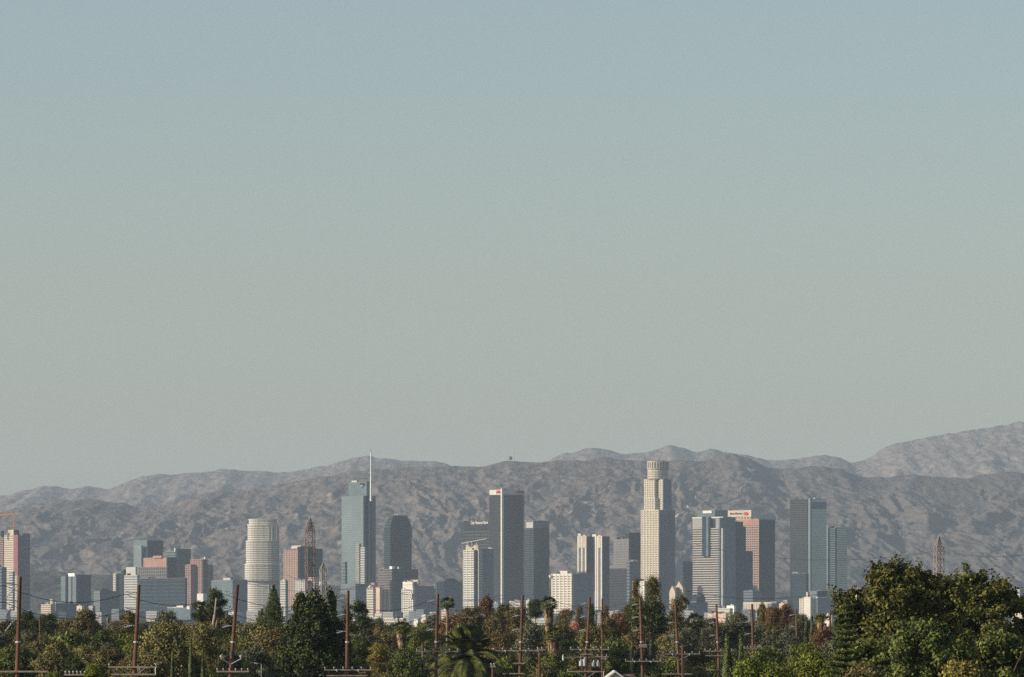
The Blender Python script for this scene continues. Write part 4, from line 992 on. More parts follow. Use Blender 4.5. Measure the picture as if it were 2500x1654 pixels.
# the big dark tree in the middle
def big_tree(px, ptop, wpx, hpx, D, shape, K, n, leaf, mk, label, seed, cr=.15, squash=1.0, loose=.15, parts=None, name='tree'):
    if px > 2000: ptop += 10; parts = [(a_, b_ + 12) + tuple(c_) for a_, b_, *c_ in (parts or [])]
    g = gz(D); w = wpx / F * D; h = hpx / F * D
    r = empty(name, (X(px, D), D, g)); tag(r, label, 'tree', 'trees of the suburb before the city')
    vf, C = clump_crown(w, h, K, int(n * 1.25), leaf * .95, seed, shape, cr, squash, loose)
    vf = list(vf); F0 = [vf[0]]
    z0 = Z(ptop, D) - h
    for (dx, top, ww, hh, kk, nn, sh) in (parts or []):
        w2, h2 = ww / F * D, hh / F * D; (v2, f2), _ = clump_crown(w2, h2, kk, int(nn * 1.25), leaf * .95, seed + int(dx) + 500, sh, .2, squash, loose)
        v2 = v2 + np.array([dx / F * D, 0, Z(top, D) - h2 - z0]); F0.append(v2)
    rs = np.random.RandomState(seed + 3); tw = []          # loose twigs standing out of the crown
    for q in F0[:1] + F0[1:]:
        idx = rs.randint(0, len(q), 46 if loose > .25 else 12); ctr = q.mean(0)
        for j in idx:
            d = q[j] - ctr; d = d / np.linalg.norm(d) + rs.randn(3) * .25; d[2] = abs(d[2]) * .8 + .25
            if q[j][2] < ctr[2]: continue
            m_ = 26; s_ = rs.rand(m_)[:, None] * rs.uniform(.4, .95); tw.append(q[j] + d * s_ + rs.randn(m_, 3) * .12)
    if tw:
        tw = np.concatenate(tw); F0.append(quads(tw, rs.randn(len(tw), 3), leaf * .9 * rs.uniform(.6, 1.3, len(tw)), rs)[0])
    V = np.concatenate(F0); fcs = np.arange(len(V)).reshape(-1, 4)
    link('crown', mesh_np('crown', V, fcs, LM[mk]), r, (0, 0, z0 - g))
    b = trunk_mesh(max(z0 - g + h * .6, 4), .3, 9, seed, BARK, .45); link('trunk', b, r)
    return r
big_tree(765, 1475, 150, 190, 690, 'upright', 90, 24000, .30, 'dark', 'big dense dark tree in front of the pink tower and lattice towers', 3, .12, 1.6, .12,
    parts=[(0, 1448, 88, 130, 40, 7000, 'upright'), (42, 1444, 36, 90, 16, 2500, 'upright'), (-32, 1452, 40, 90, 16, 2500, 'upright'), (60, 1520, 70, 130, 30, 5000, 'upright'), (-50, 1540, 90, 120, 30, 6000, 'upright'), (20, 1560, 170, 110, 50, 10000, 'dome')])
big_tree(2175, 1400, 260, 270, 455, 'dome', 110, 34000, .27, 'bigtree', 'very large broad leafed tree rising behind the tiered pine', 8, .10, .8, .3,
    parts=[(-15, 1366, 80, 90, 18, 2600, 'round'), (45, 1376, 90, 80, 20, 2800, 'round'), (-95, 1425, 70, 120, 18, 2600, 'round'), (-118, 1450, 40, 80, 10, 1000, 'round'), (80, 1395, 80, 90, 18, 2600, 'round'), (108, 1405, 90, 150, 30, 6000, 'round'), (140, 1412, 90, 130, 26, 5000, 'round'), (20, 1480, 240, 180, 60, 12000, 'round')])
big_tree(2385, 1418, 235, 240, 470, 'dome', 100, 30000, .27, 'bigtree', 'second large broad leafed tree reaching the picture edge', 9, .10, .8, .3,
    parts=[(-10, 1386, 80, 80, 18, 2600, 'round'), (-70, 1405, 70, 80, 16, 2200, 'round'), (50, 1408, 80, 80, 18, 2400, 'round'), (95, 1440, 60, 90, 14, 1800, 'round'), (100, 1500, 80, 180, 30, 6000, 'round'), (-90, 1440, 130, 200, 50, 11000, 'round'), (115, 1440, 60, 200, 30, 5000, 'round')])
big_tree(2250, 1520, 250, 160, 400, 'dome', 90, 26000, .26, 'green', 'darker green lower crown below the two large broad trees', 12, .11, .8, .2)
big_tree(2440, 1540, 190, 140, 400, 'dome', 70, 18000, .26, 'green', 'dark green crown in the lower corner under the edge tree', 13, .12, .8, .2)
big_tree(2120, 1560, 130, 110, 405, 'dome', 50, 12000, .26, 'green', 'dark green crown right behind the base of the tiered pine', 14, .13, .8, .2)

# conifers
def pine(px, ptop, wpx, hpx, D, mk, label, tiers, seed, name, droop=.15, gap=.5):
    g = gz(D); w = wpx / F * D; h = hpx / F * D; rs = np.random.RandomState(seed); P = []; N = []
    z0 = Z(ptop, D) - h
    for k in range(tiers):
        t = k / (tiers - 1); z = h * (1 - t) * .98; rad = w / 2 * (.10 + .90 * t ** .75)
        nb = 7 + int(6 * t)
        for j in range(nb):
            a = 2 * math.pi * (j + rs.rand() * .6) / nb + k; L = rad * rs.uniform(.8, 1.08); m_ = int(50 + 170 * t)
            s = rs.rand(m_) ** .7; wd = .30 * L * np.sin(np.clip(s, .05, 1) * math.pi * .85) + .08
            lat = rs.uniform(-1, 1, m_) * wd
            x = math.cos(a) * L * s - math.sin(a) * lat; y = math.sin(a) * L * s + math.cos(a) * lat
            zz_ = z - droop * L * s + (.16 * L * s ** 2) + rs.uniform(-1, 1, m_) * gap * h / tiers * .42
            P.append(np.stack([x, y, zz_], 1)); N.append(np.stack([rs.randn(m_), rs.randn(m_) - .4, rs.rand(m_) * .9 + .1], 1))
    P = np.concatenate(P); N = np.concatenate(N)
    vf = quads(P, N, w * .040 * rs.uniform(.7, 1.4, len(P)), rs, .5)
    r = empty(name, (X(px, D), D, g)); tag(r, label, 'tree', 'trees of the suburb before the city')
    link('crown', leaf_mesh('crown', vf, LM[mk]), r, (0, 0, z0 - g))
    MB().tube((0, 0, -.5), (0, 0, Z(ptop, D) - g - .3), .32, .06, 7).build('trunk', BARK, r)
pine(2065, 1462, 104, 200, 392, 'norfolk', 'dark tiered pine with level branches before the broad tree', 13, 4, 'norfolk_pine', gap=.34, droop=-.05)
pine(668, 1433, 74, 110, 900, 'cypress', 'cone shaped pine beside the cream stepped tower', 11, 6, 'pine_tree', gap=1.6)
pine(640, 1492, 60, 70, 905, 'cypress', 'lower shoulder pine just before the cone shaped pine', 7, 7, 'pine_tree', gap=1.8)

# cypress columns
def cyp_mesh(seed, n=3600):
    rs = np.random.RandomState(seed); z = rs.rand(n) ** .9; rad = .5 * (1 - z ** 1.7) ** .75 * (.75 + .25 * np.minimum(1, z * 5)) * (1 + .10 * np.sin(z * 23 + seed))
    a = rs.rand(n) * 2 * math.pi; q = rad * rs.uniform(.8, 1.04, n)
    P = np.stack([np.cos(a) * q, np.sin(a) * q, z * 8], 1); N = np.stack([np.cos(a), np.sin(a), rs.randn(n) * .25 + .15], 1) + rs.randn(n, 3) * .25
    V, f = quads(P, N, .16 * rs.uniform(.6, 1.4, n), rs, .6)
    V[:, 2] += 0
    return leaf_mesh('crown', (V, f), LM['cypress'])
CYM = [cyp_mesh(s) for s in range(3)]
for i, (px, pt, pw, D, lb) in enumerate([
    (421, 1576, 15, 520, 'dark cypress column, first of the row after the second thick pole'), (466, 1560, 19, 525, 'tallest dark cypress column of the row between the thick poles'),
    (495, 1577, 15, 530, 'dark cypress column between the tallest one and the shortest one'), (534, 1597, 16, 520, 'shortest dark cypress column, beside the third wooden pole'),
    (1543, 1562, 18, 640, 'rounded cypress beside the eighth wooden pole'), (1577, 1550, 12, 655, 'thin cypress hidden at the eighth wooden pole'), (1590, 1550, 19, 650, 'taller rounded cypress just past the eighth wooden pole'),
    (1776, 1543, 40, 440, 'large tapering cypress past the tenth wooden pole'), (1809, 1545, 32, 450, 'second tapering cypress, thinner, behind the large one'),
    (1889, 1524, 19, 900, 'pointed cypress among grey trees past the eleventh wooden pole'), (1857, 1590, 12, 520, 'small thin cypress low beside the eleventh wooden pole'),
    (1968, 1510, 24, 880, 'paired cypress, sunlit one before the twelfth wooden pole'), (1983, 1506, 22, 890, 'paired cypress, darker one behind its sunlit twin')]):
    D = behind(px, D, 18) if px < 1700 else D; g = gz(D); w = pw / F * D; top = Z(pt, D); r = empty('cypress_tree', (X(px, D), D, g), i); tag(r, lb, 'tree', 'dark cypress trees')
    c = link('crown', CYM[i % 3], r, (0, 0, .6)); c.scale = (w * 1.35, w * 1.35, (top - g - .6) / 8)
    MB().tube((0, 0, -.4), (0, 0, 1.5), .14, .12, 6).build('trunk', BARK, r)

# palms
def fan_palm(px, pcy, rpx, D, label, skirt=0, trunk_r=.28, seed=0, lean=0.0, nf=34):
    """pcy: row of the crown's centre, rpx: crown radius in columns, skirt: length of the dead fronds in rows"""
    D = behind(px, D, 30); rs = np.random.RandomState(seed); g = gz(D); Rr = rpx / F * D; zc = Z(pcy, D)
    r = empty('fan_palm', (X(px, D), D, g)); tag(r, label, 'palm tree', 'palm trees')
    P = []
    def fan(c, d, up, size, n=11, spread=2.2):
        d = d / np.linalg.norm(d); s = np.cross(d, up); s /= np.linalg.norm(s) + 1e-9
        for i in range(n):
            a = (i / (n - 1) - .5) * spread; q = d * math.cos(a) + s * math.sin(a); q = q - np.array([0, 0, .22 * abs(a) + .10])
            t = np.cross(q, up) ; t /= np.linalg.norm(t) + 1e-9; wq = size * .085
            e = c + q * size * rs.uniform(.85, 1.05)
            P.extend([c, c + q * size * .55 + t * wq, e, c + q * size * .55 - t * wq])
    for i in range(nf):
        z = 1 - 1.55 * (i + .5) / nf; a = i * 2.399 + rs.rand() * .4; h_ = math.sqrt(max(0, 1 - z * z))
        d = np.array([math.cos(a) * h_, math.sin(a) * h_, z * .95]); c = d * Rr * .50
        fan(c, d + np.array([0, 0, -.25]), np.array([-math.cos(a) * z, -math.sin(a) * z, h_ + .1]), Rr * rs.uniform(.5, .62))
    V = np.array(P); link('crown', mesh_np('crown', V, np.arange(len(V)).reshape(-1, 4), LM['palm']), r, (0, 0, zc - g))
    tx = lean
    MB().chain([(tx, 0, -.5), (tx * .5, 0, (zc - g) * .5), (0, 0, zc - g)], [trunk_r * 1.3, trunk_r, trunk_r * .9], 8).build('trunk', PALMBARK, r)
    if skirt:
        L = skirt / F * D; n = 1500; z = rs.rand(n); rad = (trunk_r + Rr * .24 * z ** .8) * rs.uniform(.35, 1.4, n); a = rs.rand(n) * 6.283
        p0 = np.stack([np.cos(a) * rad, np.sin(a) * rad, -L * (1 - z)], 1); ln = L * rs.uniform(.10, .26, n)
        t = np.stack([-np.sin(a), np.cos(a), a * 0], 1) * (Rr * .05); dn = np.stack([np.cos(a) * .1, np.sin(a) * .1, -a * 0 - 1], 1) * ln[:, None]
        V = np.stack([p0 - t, p0 + dn * .6 - t * .6, p0 + dn + t * .2, p0 + t], 1).reshape(-1, 3)
        link('dead_fronds', mesh_np('dead_fronds', V, np.arange(len(V)).reshape(-1, 4), LM['deadfrond']), r, (0, 0, zc - g - Rr * .45))
    return r
fan_palm(1092, 1473, 22, 640, 'slim tall fan palm with a round green head before the blue block', 0, .18, 1)
fan_palm(981, 1533, 24, 700, 'stout fan palm with a short brown skirt in the gap before the cream house', 46, .2, 2)
fan_palm(1340, 1474, 25, 760, 'fan palm trailing a long tan skirt beside the white gridded tower', 78, .16, 3)
fan_palm(1353, 1550, 28, 640, 'lower fan palm with a wide tan skirt, below the other skirted palm', 96, .2, 4)
fan_palm(1697, 1518, 28, 720, 'squat fan palm with a tan skirt between the ninth and tenth poles', 60, .22, 5)
fan_palm(264, 1507, 6.5, 1500, 'tiny lone fan palm in front of the dark teal block', 8, .2, 6, nf=20)
fan_palm(2003, 1512, 14, 900, 'faded fan palm behind the rusty bush', 30, .2, 7)
fan_palm(1033, 1556, 13, 620, 'small fan palm tucked beside the fifth wooden pole', 0, .2, 8)

def date_palm(px, pcy, rpx, D, label, seed=0, nf=84):
    rs = np.random.RandomState(seed); g = gz(D); Rr = rpx / F * D; zc = Z(pcy, D)
    r = empty('date_palm', (X(px, D), D, g)); tag(r, label, 'palm tree', 'palm trees')
    P = []
    for i in range(nf):
        t = (i + .5) / nf; el = 1.45 - 2.0 * t + rs.randn() * .08; a = i * 2.399 + rs.rand() * .3; L = Rr * rs.uniform(.95, 1.2)
        d = np.array([math.cos(a) * math.cos(el), math.sin(a) * math.cos(el), math.sin(el)]); sd = np.array([-math.sin(a), math.cos(a), 0]); m_ = 30; prev = np.zeros(3)
        for k in range(1, m_ + 1):
            s = k / m_; c = d * L * s; c = c + np.array([0, 0, -1]) * L * (.42 * s ** 2.2) * (.4 + math.cos(el))
            tn = c - prev; tn /= np.linalg.norm(tn); ll = L * .22 * math.sin(math.pi * min(1, s * .86 + .12)) + .02; wq = tn * L * .018
            upn = np.cross(tn, sd)
            for sg in (-1, 1):
                q = (sd * sg * .8 + tn * .75 + upn * (-.25 if upn[2] > 0 else .25)); e = c + q * ll + np.array([0, 0, -.12 * ll])
                P.extend([c - wq, c + wq, e + wq * .3, e - wq * .3])
            rw = sd * L * .012; P.extend([prev - rw, prev + rw, c + rw, c - rw]); prev = c
    V = np.array(P); link('crown', mesh_np('crown', V, np.arange(len(V)).reshape(-1, 4), LM['palm']), r, (0, 0, zc - g))
    MB().tube((0, 0, -.5), (0, 0, zc - g + .1), .5, .45, 9).build('trunk', PALMBARK, r)
    return r
date_palm(1143, 1606, 104, 728, 'big date palm spreading long arching fronds at the lower edge', 1)

# ------------------------------------------------------------------ poles, wires, lattice towers, house
PW = mat('weathered red brown pole wood', (.150, .070, .040), .85, .35, scale=.8, stretch=(3, 3, .3), bump=.2)
AW = mat('weathered crossarm wood', (.33, .25, .19), .85, .25, scale=2.0); GLZ2 = mat('off white porcelain', (.42, .41, .38), .35, .08); GLZ = mat('grey glazed ceramic', (.42, .42, .40), .4, .1); PORC = mat('white porcelain', (.6, .58, .54), .3, .04)
GALV = mat('galvanised steel', (.45, .46, .46), .4, .08, metal=.6); WIRE = mat('dark cable sheath', (.05, .05, .055), .6, .1)
TAN = mat('dull tan lattice steel', (.34, .26, .22), .7, .15); RUST = mat('rusty lattice steel', (.22, .155, .13), .8, .2, scale=.5); PALES = mat('pale galvanised lattice steel', (.36, .32, .28), .6, .12)
ORD = ['thickest and first', 'second', 'third', 'fourth', 'fifth', 'sixth', 'seventh', 'eighth', 'ninth', 'tenth', 'eleventh', 'twelfth']
#  top column, top row, column at the frame bottom, [(row, half span in columns, offset, style)], extra
PL = [(49, 1408, 42, [(1640, 62, 14, 'plain')], ''), (339, 1428, 328, [(1629, 60, -5, 'brace'), (1647, 55, -2, 'plain')], ''), (580, 1428, 562, [(1640, 40, 5, 'pins')], 'v1600'),
      (850, 1442, 847, [(1636, 58, 2, 'pins'), (1650, 50, 0, 'plain')], ''), (1069, 1450, 1064, [(1591, 52, 2, 'pinsv'), (1633, 35, 5, 'plain')], ''), (1276, 1454, 1269, [(1589, 56, -12, 'pins'), (1620, 14, -4, 'plain'), (1645, 26, -16, 'plain')], ''),
      (1440, 1458, 1430, [(1586, 48, 6, 'pins'), (1598, 14, 0, 'plain'), (1640, 46, 0, 'brace')], 'can'), (1563, 1461, 1569, [(1615, 44, 2, 'pins'), (1580, 10, 3, 'pins')], ''),
      (1649, 1475, 1658, [(1597, 46, 8, 'pinsv'), (1646, 36, -4, 'plain')], ''), (1749, 1477, 1756, [(1590, 34, 0, 'pins'), (1601, 26, -6, 'plain'), (1636, 26, -6, 'plain')], ''),
      (1836, 1475, 1840, [(1583, 22, -1, 'pins')], ''), (1944, 1488, 1948, [(1589, 22, -12, 'pins')], ''), (2027, 1492, 2026, [], '')]
ORD.append('last, half hidden')
pinm = MB().tube((0, 0, 0), (0, 0, .14), .035, .035, 6).tube((0, 0, .14), (0, 0, .26), .085, .06, 8).mesh('insulator', GLZ2)
strm = MB()
for k in range(5): strm.tube((-.32 - k * .15, 0, -.04 * k), (-.39 - k * .15, 0, -.04 * (k + .6)), .075, .05, 8)
strm.tube((0, 0, 0), (-1.05, 0, -.2), .03, .03, 5); strm = strm.mesh('insulator_string', GLZ)
arm_tips = {0: [], 1: [], 2: []}; low_tips = {}
for i, (px, pt, pb, arms, ex) in enumerate(PL):
    D = poleD(px) if i < 12 else 1030
    g = gz(D); xt, zt = X(px, D), Z(pt, D); xb, zb = X(pb, D), Z(1654, D)
    sl = (xt - xb) / (zt - zb); x0 = xb - sl * (zb - g)
    r = empty('utility_pole', (x0, D, g)); tag(r, '%s wooden utility pole of the row%s' % (ORD[i], ', beside the red and cream tower' if i == 0 else ''), 'utility pole', 'wooden utility poles in a receding row')
    def at(z): return sl * (z - g)
    MB().chain([(at(g - .5), 0, -.5), (at((g + zt) / 2), 0, (zt - g) / 2), (at(zt), 0, zt - g)], [.26, .21, .165], 10).build('shaft', PW, r)
    for k, dy in enumerate((20, 60, 101)):
        if i == 12 and k: continue
        z = zt - (dy / F * D) * (560 / D) * (D / 560) ** .35 if i > 3 else zt - dy / F * D
        z = max(z, Z(1600, D)); xl = at(z)
        MB().tube((xl - .15, 0, z - g), (xl - 1.15, -.1, z - g + .12), .06, .05, 6).build('bracket', GALV, r)
        s = link('insulator_string', strm, r, (xl - .15, -.1, z - g + (.05))); s.scale = (1.0, 1, 1)
        if i == 0: s.rotation_euler = (0, -.75, 0); s.scale = (1.5, 1, 1)
        arm_tips[k].append((x0 + xl - 1.25, D - .1, z - .1))
    if i not in (10, 11): 
        z = Z(1568, D); MB().tube((at(z), 0, z - g - .06), (at(z), 0, z - g + .07), .25, .25, 10).build('marker_band', PORC, r)
    for (ay, hs, of, st) in arms:
        z = Z(ay, D); h_ = hs / F * D; o_ = of / F * D + at(z)
        a = MB().box(o_ - h_, o_ + h_, -.33, -.20, z - g - .07, z - g + .07)
        a.build('crossarm', AW, r)
        if st != 'plain':
            n_ = 6 if st.startswith('pins') else 2
            for q in range(n_):
                u = o_ - h_ + .1 + (2 * h_ - .2) * q / (n_ - 1); link('insulator', pinm, r, (u, -.265, z - g + .07)); 
                if st.startswith('pins'): low_tips.setdefault(q, []).append((x0 + u, D - .265, z + .4))
            if n_ == 6 and hs > 40:
                for q in (-.45, .45): link('dead_end_insulator', pinm, r, (o_ + q * h_, -.45, z - g - .2)).scale = (1.8, 1.8, 1)
        if st in ('brace', 'pinsv'):
            for sg in (-1, 1): MB().tube((o_ + sg * h_ * .55, -.3, z - g), (at(z - .9), -.2, z - g - .9), .04, .04, 5).build('brace', GALV, r)
        if st == 'brace':
            MB().tube((o_ + h_ * .93, -.3, z - g), (o_ + h_ * .93, -.3, z - g - .65), .05, .05, 5).build('drop_link', GALV, r)
    if ex == 'v1600':
        z = Z(1622, D)
        for sg in (-1, 1): MB().tube((at(z), -.2, z - g), (at(z) + sg * 22 / F * D, -.4, z - g + 12 / F * D), .05, .05, 5).build('brace', GALV, r); link('insulator', pinm, r, (at(z) + sg * 24 / F * D, -.4, z - g + 12 / F * D)).scale = (1.8, 1.8, 1.6)
        z = Z(1596, D); MB().tube((at(z), 0, z - g - .2), (at(z), 0, z - g + .2), .27, .27, 10).build('dark_collar', WIRE, r)
    if ex == 'can':
        for (cx, cy_, hh) in ((1418, 1620, 12), (1427, 1618, 16), (1460, 1622, 10), (1449, 1622, 10)):
            z = Z(cy_, D); u = X(cx, D) - x0; hz_ = hh / F * D / 2
            MB().tube((u, -.5, z - g - hz_), (u, -.5, z - g + hz_), .24, .24, 10).tube((u, -.5, z - g + hz_), (u, -.5, z - g + hz_ + .25), .07, .05, 6).build('transformer', PORC if cx < 1430 else GALV, r)
        MB().box(X(1417, D) - x0, X(1462, D) - x0, -.3, -.22, Z(1630, D) - g, Z(1628, D) - g).build('transformer_rack', AW, r)

def wire(pts, sag, rad, label, mat_=WIRE, group='overhead cables of the wooden poles'):
    p0 = pts[0]; b = MB()
    for a, c in zip(pts[:-1], pts[1:]):
        a = np.array(a); c = np.array(c); prev = None
        for k in range(9):
            s = k / 8; q = a + (c - a) * s; q[2] -= sag * 4 * s * (1 - s); q = tuple(q - np.array(p0))
            if prev: b.tube(prev, q, rad, rad, 4, cap=False)
            prev = q
    o = b.build('overhead_cable', mat_, None, p0); tag(o, label, 'cable', group); return o
pre = {0: (-110, 380, 38), 1: (-110, 380, 36.7), 2: (-110, 380, 35.2)}
for k, nm in enumerate(('top', 'middle', 'lowest')):
    wire([(-66.5, 430, arm_tips[k][0][2] + .4)] + arm_tips[k], 1.1, .027, '%s of the three thin dark cables strung along the pole brackets' % nm)
for q in (0, 2, 5):
    if len(low_tips.get(q, [])) > 2: wire(low_tips[q], .8, .022, 'thin dark cable resting on %s crossarm insulators of the pole row' % {0: 'the outermost city side', 2: 'the inner', 5: 'the outermost near side'}[q])

# smaller poles
def small_pole(px, pt, pb, D, label, arms=(), can=None, r0=.13, dots=()):
    g = gz(D); r = empty('service_pole', (X(pb, D), D, g)); tag(r, label, 'utility pole', 'smaller service poles'); sx = X(px, D) - X(pb, D); H = Z(pt, D) - g
    MB().tube((0, 0, -.4), (sx, 0, H), r0 * 1.25, r0 * .85, 8).build('shaft', PW, r)
    for ay, x0_, x1_ in arms:
        z = Z(ay, D) - g; MB().box(X(x0_, D) - r.location.x, X(x1_, D) - r.location.x, -.25, -.15, z - .06, z + .06).build('crossarm', AW, r)
        n_ = max(2, int((x1_ - x0_) / 9))
        for q in range(n_): link('insulator', pinm, r, (X(x0_ + (x1_ - x0_) * (q + .5) / n_, D) - r.location.x, -.2, z + .06))
    if can:
        cx, cy_, hh = can; z = Z(cy_, D) - g; u = X(cx, D) - r.location.x; hz_ = hh / F * D / 2
        MB().tube((u, -.3, z - hz_), (u, -.3, z + hz_), hz_ * .42, hz_ * .42, 12).tube((u, -.3, z + hz_), (u, -.3, z + hz_ + .2), .06, .05, 6).build('transformer', PORC, r)
        MB().tube((u, -.3, z + hz_ * .3), (sx * .3, 0, z + hz_ * .3), .05, .05, 5).build('bracket', GALV, r)
small_pole(97, 1504, 102, 760, 'thin reddish pole carrying a white transformer, close to the thickest pole', [(1592, 86, 100), (1602, 80, 100)], (83, 1613, 14))
small_pole(1317, 1588, 1317, 690, 'short brown pole beside the sixth pole and the skirted palm', [(1587, 1308, 1328)])
small_pole(1470, 1462, 1471, 800, 'slim dark pole with many small insulators next to the seventh pole', [(1604, 1454, 1486), (1609, 1466, 1482), (1500, 1458, 1468), (1530, 1456, 1468)], (1375, 1607, 12), .12)
small_pole(1666, 1578, 1667, 760, 'short rusty stub pole behind the ninth pole', [])
small_pole(210, 1640, 209, 500, 'short pole top with a level crossarm by the lime green treetop', [(1648, 156, 212)])
small_pole(1203, 1624, 1203, 560, 'small pole with white insulators among the date palm fronds', [(1628, 1196, 1210)])
small_pole(2002, 1680, 2002, 700, 'hidden thin pole by the bright green tree', []) if False else None

def street_lamp(px, pt, D, label):
    g = gz(D); r = empty('street_lamp', (X(px, D), D, g)); tag(r, label, 'street lamp', 'street lamps'); H = Z(pt, D) - g
    MB().tube((0, 0, -.3), (0, 0, H), .07, .045, 8).build('post', GALV, r)
    MB().tube((0, 0, H), (-.5, -.1, H + .1), .03, .04, 6).build('arm', GALV, r)
    MB().tube((-.4, -.1, H + .06), (-.75, -.12, H + .09), .06, .1, 8).build('lamp_head', PORC, r)
street_lamp(638, 1622, 640, 'pale street lamp post right of the third wooden pole'); street_lamp(98, 1562, 860, 'small street lamp above the long green tree') if False else None

# lattice towers
def lattice(px, pt, wpx, D, y_taper, m, label, bays, mr=.14, legr=.2):
    g = gz(D); r = empty('lattice_tower', (X(px, D), D, g), .35); tag(r, label, 'lattice tower', 'steel lattice towers of the power line')
    H = Z(pt, D) - g; ht = Z(y_taper, D) - g; w = wpx / F * D / 2 * .82; wb = w * 1.5
    def hw(z):
        if z > ht: return w + (w * .12 - w) * (z - ht) / (H - ht)
        return wb + (w - wb) * min(1, z / (ht * .7))
    zs = [ht * k / bays for k in range(bays + 1)] + [ht + (H - ht) * k / 3 for k in (1, 2, 3)]
    leg = MB(); br = MB(); ring = MB()
    cn = [(-1, -1), (1, -1), (1, 1), (-1, 1)]
    for a, c in zip(zs[:-1], zs[1:]):
        for (sx, sy) in cn: leg.tube((sx * hw(a), sy * hw(a), a), (sx * hw(c), sy * hw(c), c), legr, legr, 4, cap=False)
        for k in range(4):
            p, q = cn[k], cn[(k + 1) % 4]
            br.tube((p[0] * hw(a), p[1] * hw(a), a), (q[0] * hw(c), q[1] * hw(c), c), mr, mr, 4, cap=False); br.tube((q[0] * hw(a), q[1] * hw(a), a), (p[0] * hw(c), p[1] * hw(c), c), mr, mr, 4, cap=False)
            ring.tube((p[0] * hw(c), p[1] * hw(c), c), (q[0] * hw(c), q[1] * hw(c), c), mr, mr, 4, cap=False)
    leg.build('corner_members', m, r); br.build('bracing', m, r); ring.build('horizontal_frames', m, r)
lattice(757, 1266, 23, 2200, 1296, RUST, 'rust brown lattice tower before the pink granite tower', 14, .085, .13)
lattice(789, 1374, 16, 2600, 1390, PALES, 'slim pale lattice tower behind the big dark tree', 9, .10, .15)
lattice(2292, 1310, 23, 2300, 1336, TAN, 'pale and reddish lattice tower above the broad leafed tree', 12, .10, .15)
def pt_(px, py, D): return (X(px, D), D, Z(py, D))
for (lb, P_, sg) in (('faint long cable passing before the white gridded tower', [(560, 1410, 2400), (900, 1428, 2300), (1310, 1450, 2200), (1560, 1462, 2150)], 4), ('faint long cable crossing in front of the glass spire tower', [(700, 1404, 2500), (960, 1425, 2400), (1230, 1453, 2300)], 4),
                    ('faint long cable near the green glass tower', [(1660, 1440, 2300), (2030, 1446, 2300), (2292, 1412, 2300), (2640, 1420, 2300)], 3), ('faint high cable at the pale reddish lattice tower', [(1700, 1330, 2600), (2292, 1345, 2300), (2700, 1300, 2200)], 5)):
    wire([pt_(*q) for q in P_], sg, .075, lb, group='long transmission cables before the skyline')

# masts on the ridge
for (px, y0, y1, lb) in ((1240, 1098, 1121, 'faint thin radio mast on the ridge, the shorter of two'), (1256, 1095, 1123, 'faint thin radio mast on the ridge, the taller of two')):
    D = 20550; o = MB().tube((0, 0, 0), (0, 0, Z(y0, D) - Z(y1 + 2, D)), .7, .4, 5).build('radio_mast', GALV, None, (X(px, D), D, Z(y1 + 2, D))); tag(o, lb, 'radio mast', 'radio masts on the ridge')
o = MB().box(-5, 5, -4, 4, 0, 11).build('ridge_building', W['dgrey'], None, (X(1247, 20560), 20560, Z(1123, 20560))); tag(o, 'tiny dark building between the radio masts on the ridge', 'building')

# house with a white gable at the lower edge
D = 470; g = gz(D); r = empty('house', (X(1502, D), D, g)); tag(r, 'house with a white gable and brown shingle roof at the lower frame edge', 'house')
def q_(px): return X(px, D) - r.location.x
ze, za = Z(1658, D) - g, Z(1644.5, D) - g
b = MB(); b.v += [(q_(1478), 0, 0), (q_(1527), 0, 0), (q_(1527), 0, ze), (0, 0, za), (q_(1478), 0, ze)]; b.v += [(x + 0, 9, z) for x, y, z in b.v[:5]]
b.f += [(0, 1, 2, 3, 4), (9, 8, 7, 6, 5), (0, 5, 6, 1), (1, 6, 7, 2), (4, 9, 5, 0)]; b.build('walls', W['white'], r)
ov = .25
b = MB()
for sg, e in ((-1, q_(1478)), (1, q_(1527))):
    p = [(e * 1.08, -ov, ze - .12), (0, -ov, za + .06), (0, 9.2, za + .06), (e * 1.08, 9.2, ze - .12)]; n0 = len(b.v); b.v += p + [(x, y, z + .14) for x, y, z in p]
    b.f += [(n0, n0 + 1, n0 + 2, n0 + 3), (n0 + 7, n0 + 6, n0 + 5, n0 + 4), (n0, n0 + 4, n0 + 5, n0 + 1), (n0 + 3, n0 + 2, n0 + 6, n0 + 7), (n0, n0 + 3, n0 + 7, n0 + 4)]
b.build('gable_roof', W['white'], r)
SH = mat('brown shingle', (.20, .12, .085), .9, .2, scale=1.5)
b = MB(); p = [(q_(1518), 2, ze - .1), (q_(1566), 2, ze - .5), (q_(1552), 7, za - .1), (q_(1512), 7, za - .1)]; b.v += p + [(x, y, z - .2) for x, y, z in p]; b.f += [(0, 1, 2, 3), (7, 6, 5, 4), (0, 4, 5, 1), (1, 5, 6, 2), (2, 6, 7, 3), (3, 7, 4, 0)]
b.build('shingle_roof', SH, r); MB().box(q_(1520), q_(1562), 2.6, 9, 0, ze - .45).build('side_wing', W['beige'], r)
o = MB().box(-.6, .6, -.1, .1, -.25, .25).build('street_sign', W['orange'], None, (X(613, 470), 470, Z(1637, 470))) if False else None

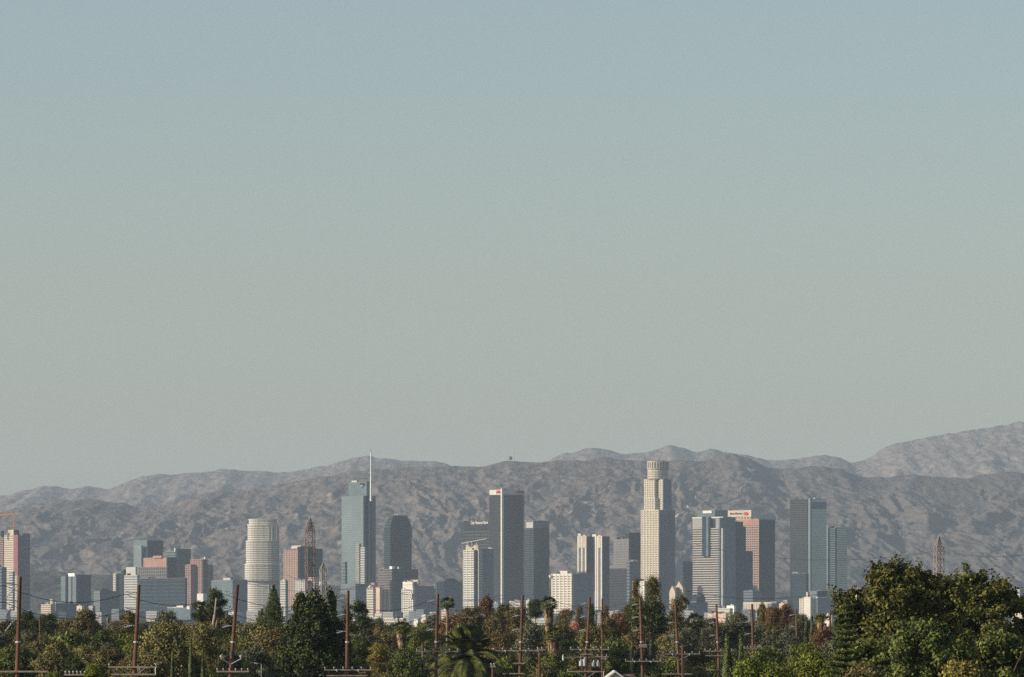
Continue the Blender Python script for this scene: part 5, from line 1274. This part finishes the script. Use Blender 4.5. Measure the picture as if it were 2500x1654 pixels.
# ------------------------------------------------------------------ air, sky, sun, camera
hz = MB().box(-9000, 9000, -900, 42000, 3, 1250).build('haze', None)
tag(hz, kind='stuff')
m = bpy.data.materials.new('haze'); m.use_nodes = True
n = m.node_tree.nodes; n.clear(); o_ = n.new('ShaderNodeOutputMaterial'); pv = n.new('ShaderNodeVolumePrincipled')
pv.inputs['Color'].default_value = (.72, .84, .96, 1); pv.inputs['Density'].default_value = HAZE
pv.inputs['Anisotropy'].default_value = 0.0
m.node_tree.links.new(pv.outputs[0], o_.inputs['Volume']); hz.data.materials.append(m)

SUN_EL, SUN_A = R(21), R(17)
w = bpy.data.worlds.new('World'); SC.world = w; w.use_nodes = True
n = w.node_tree.nodes; l = w.node_tree.links; bg = n['Background']
sky = n.new('ShaderNodeTexSky'); sky.sky_type = 'NISHITA'; sky.sun_disc = False
sky.sun_elevation = SUN_EL; sky.sun_rotation = R(270) - SUN_A
sky.altitude = 60; sky.air_density = 1.0; sky.dust_density = 1.3; sky.ozone_density = 1.5
l.new(sky.outputs[0], bg.inputs['Color']); bg.inputs['Strength'].default_value = SKY
sd = bpy.data.lights.new('sun', 'SUN'); sd.energy = SUN; sd.angle = R(.5); sd.color = (1, .90, .76)
so = bpy.data.objects.new('sun', sd); COL.objects.link(so)
from mathutils import Vector
sv = Vector((-math.cos(SUN_A) * math.cos(SUN_EL), -math.sin(SUN_A) * math.cos(SUN_EL), math.sin(SUN_EL)))
so.rotation_euler = sv.to_track_quat('Z', 'Y').to_euler(); so.location = (-300, -200, 400)

cd = bpy.data.cameras.new('camera'); cam = bpy.data.objects.new('camera', cd); COL.objects.link(cam); SC.camera = cam
cam.location = (0, 0, CZ); cam.rotation_euler = (R(90), 0, 0)
cd.sensor_width = 36; cd.lens = 36 * F / 2500; cd.shift_y = (HY - 827) / 2500
cd.clip_start = 1; cd.clip_end = 100000
SC.view_settings.view_transform = 'Standard'; SC.view_settings.look = 'None'; SC.view_settings.exposure = EXPO; SC.view_settings.gamma = 1
SC.view_settings.use_curve_mapping = False
SC.cycles.volume_bounces = 1; SC.cycles.max_bounces = 6; SC.cycles.diffuse_bounces = 3
SC.cycles.use_denoising = False
SC.cycles.sample_clamp_indirect = 4
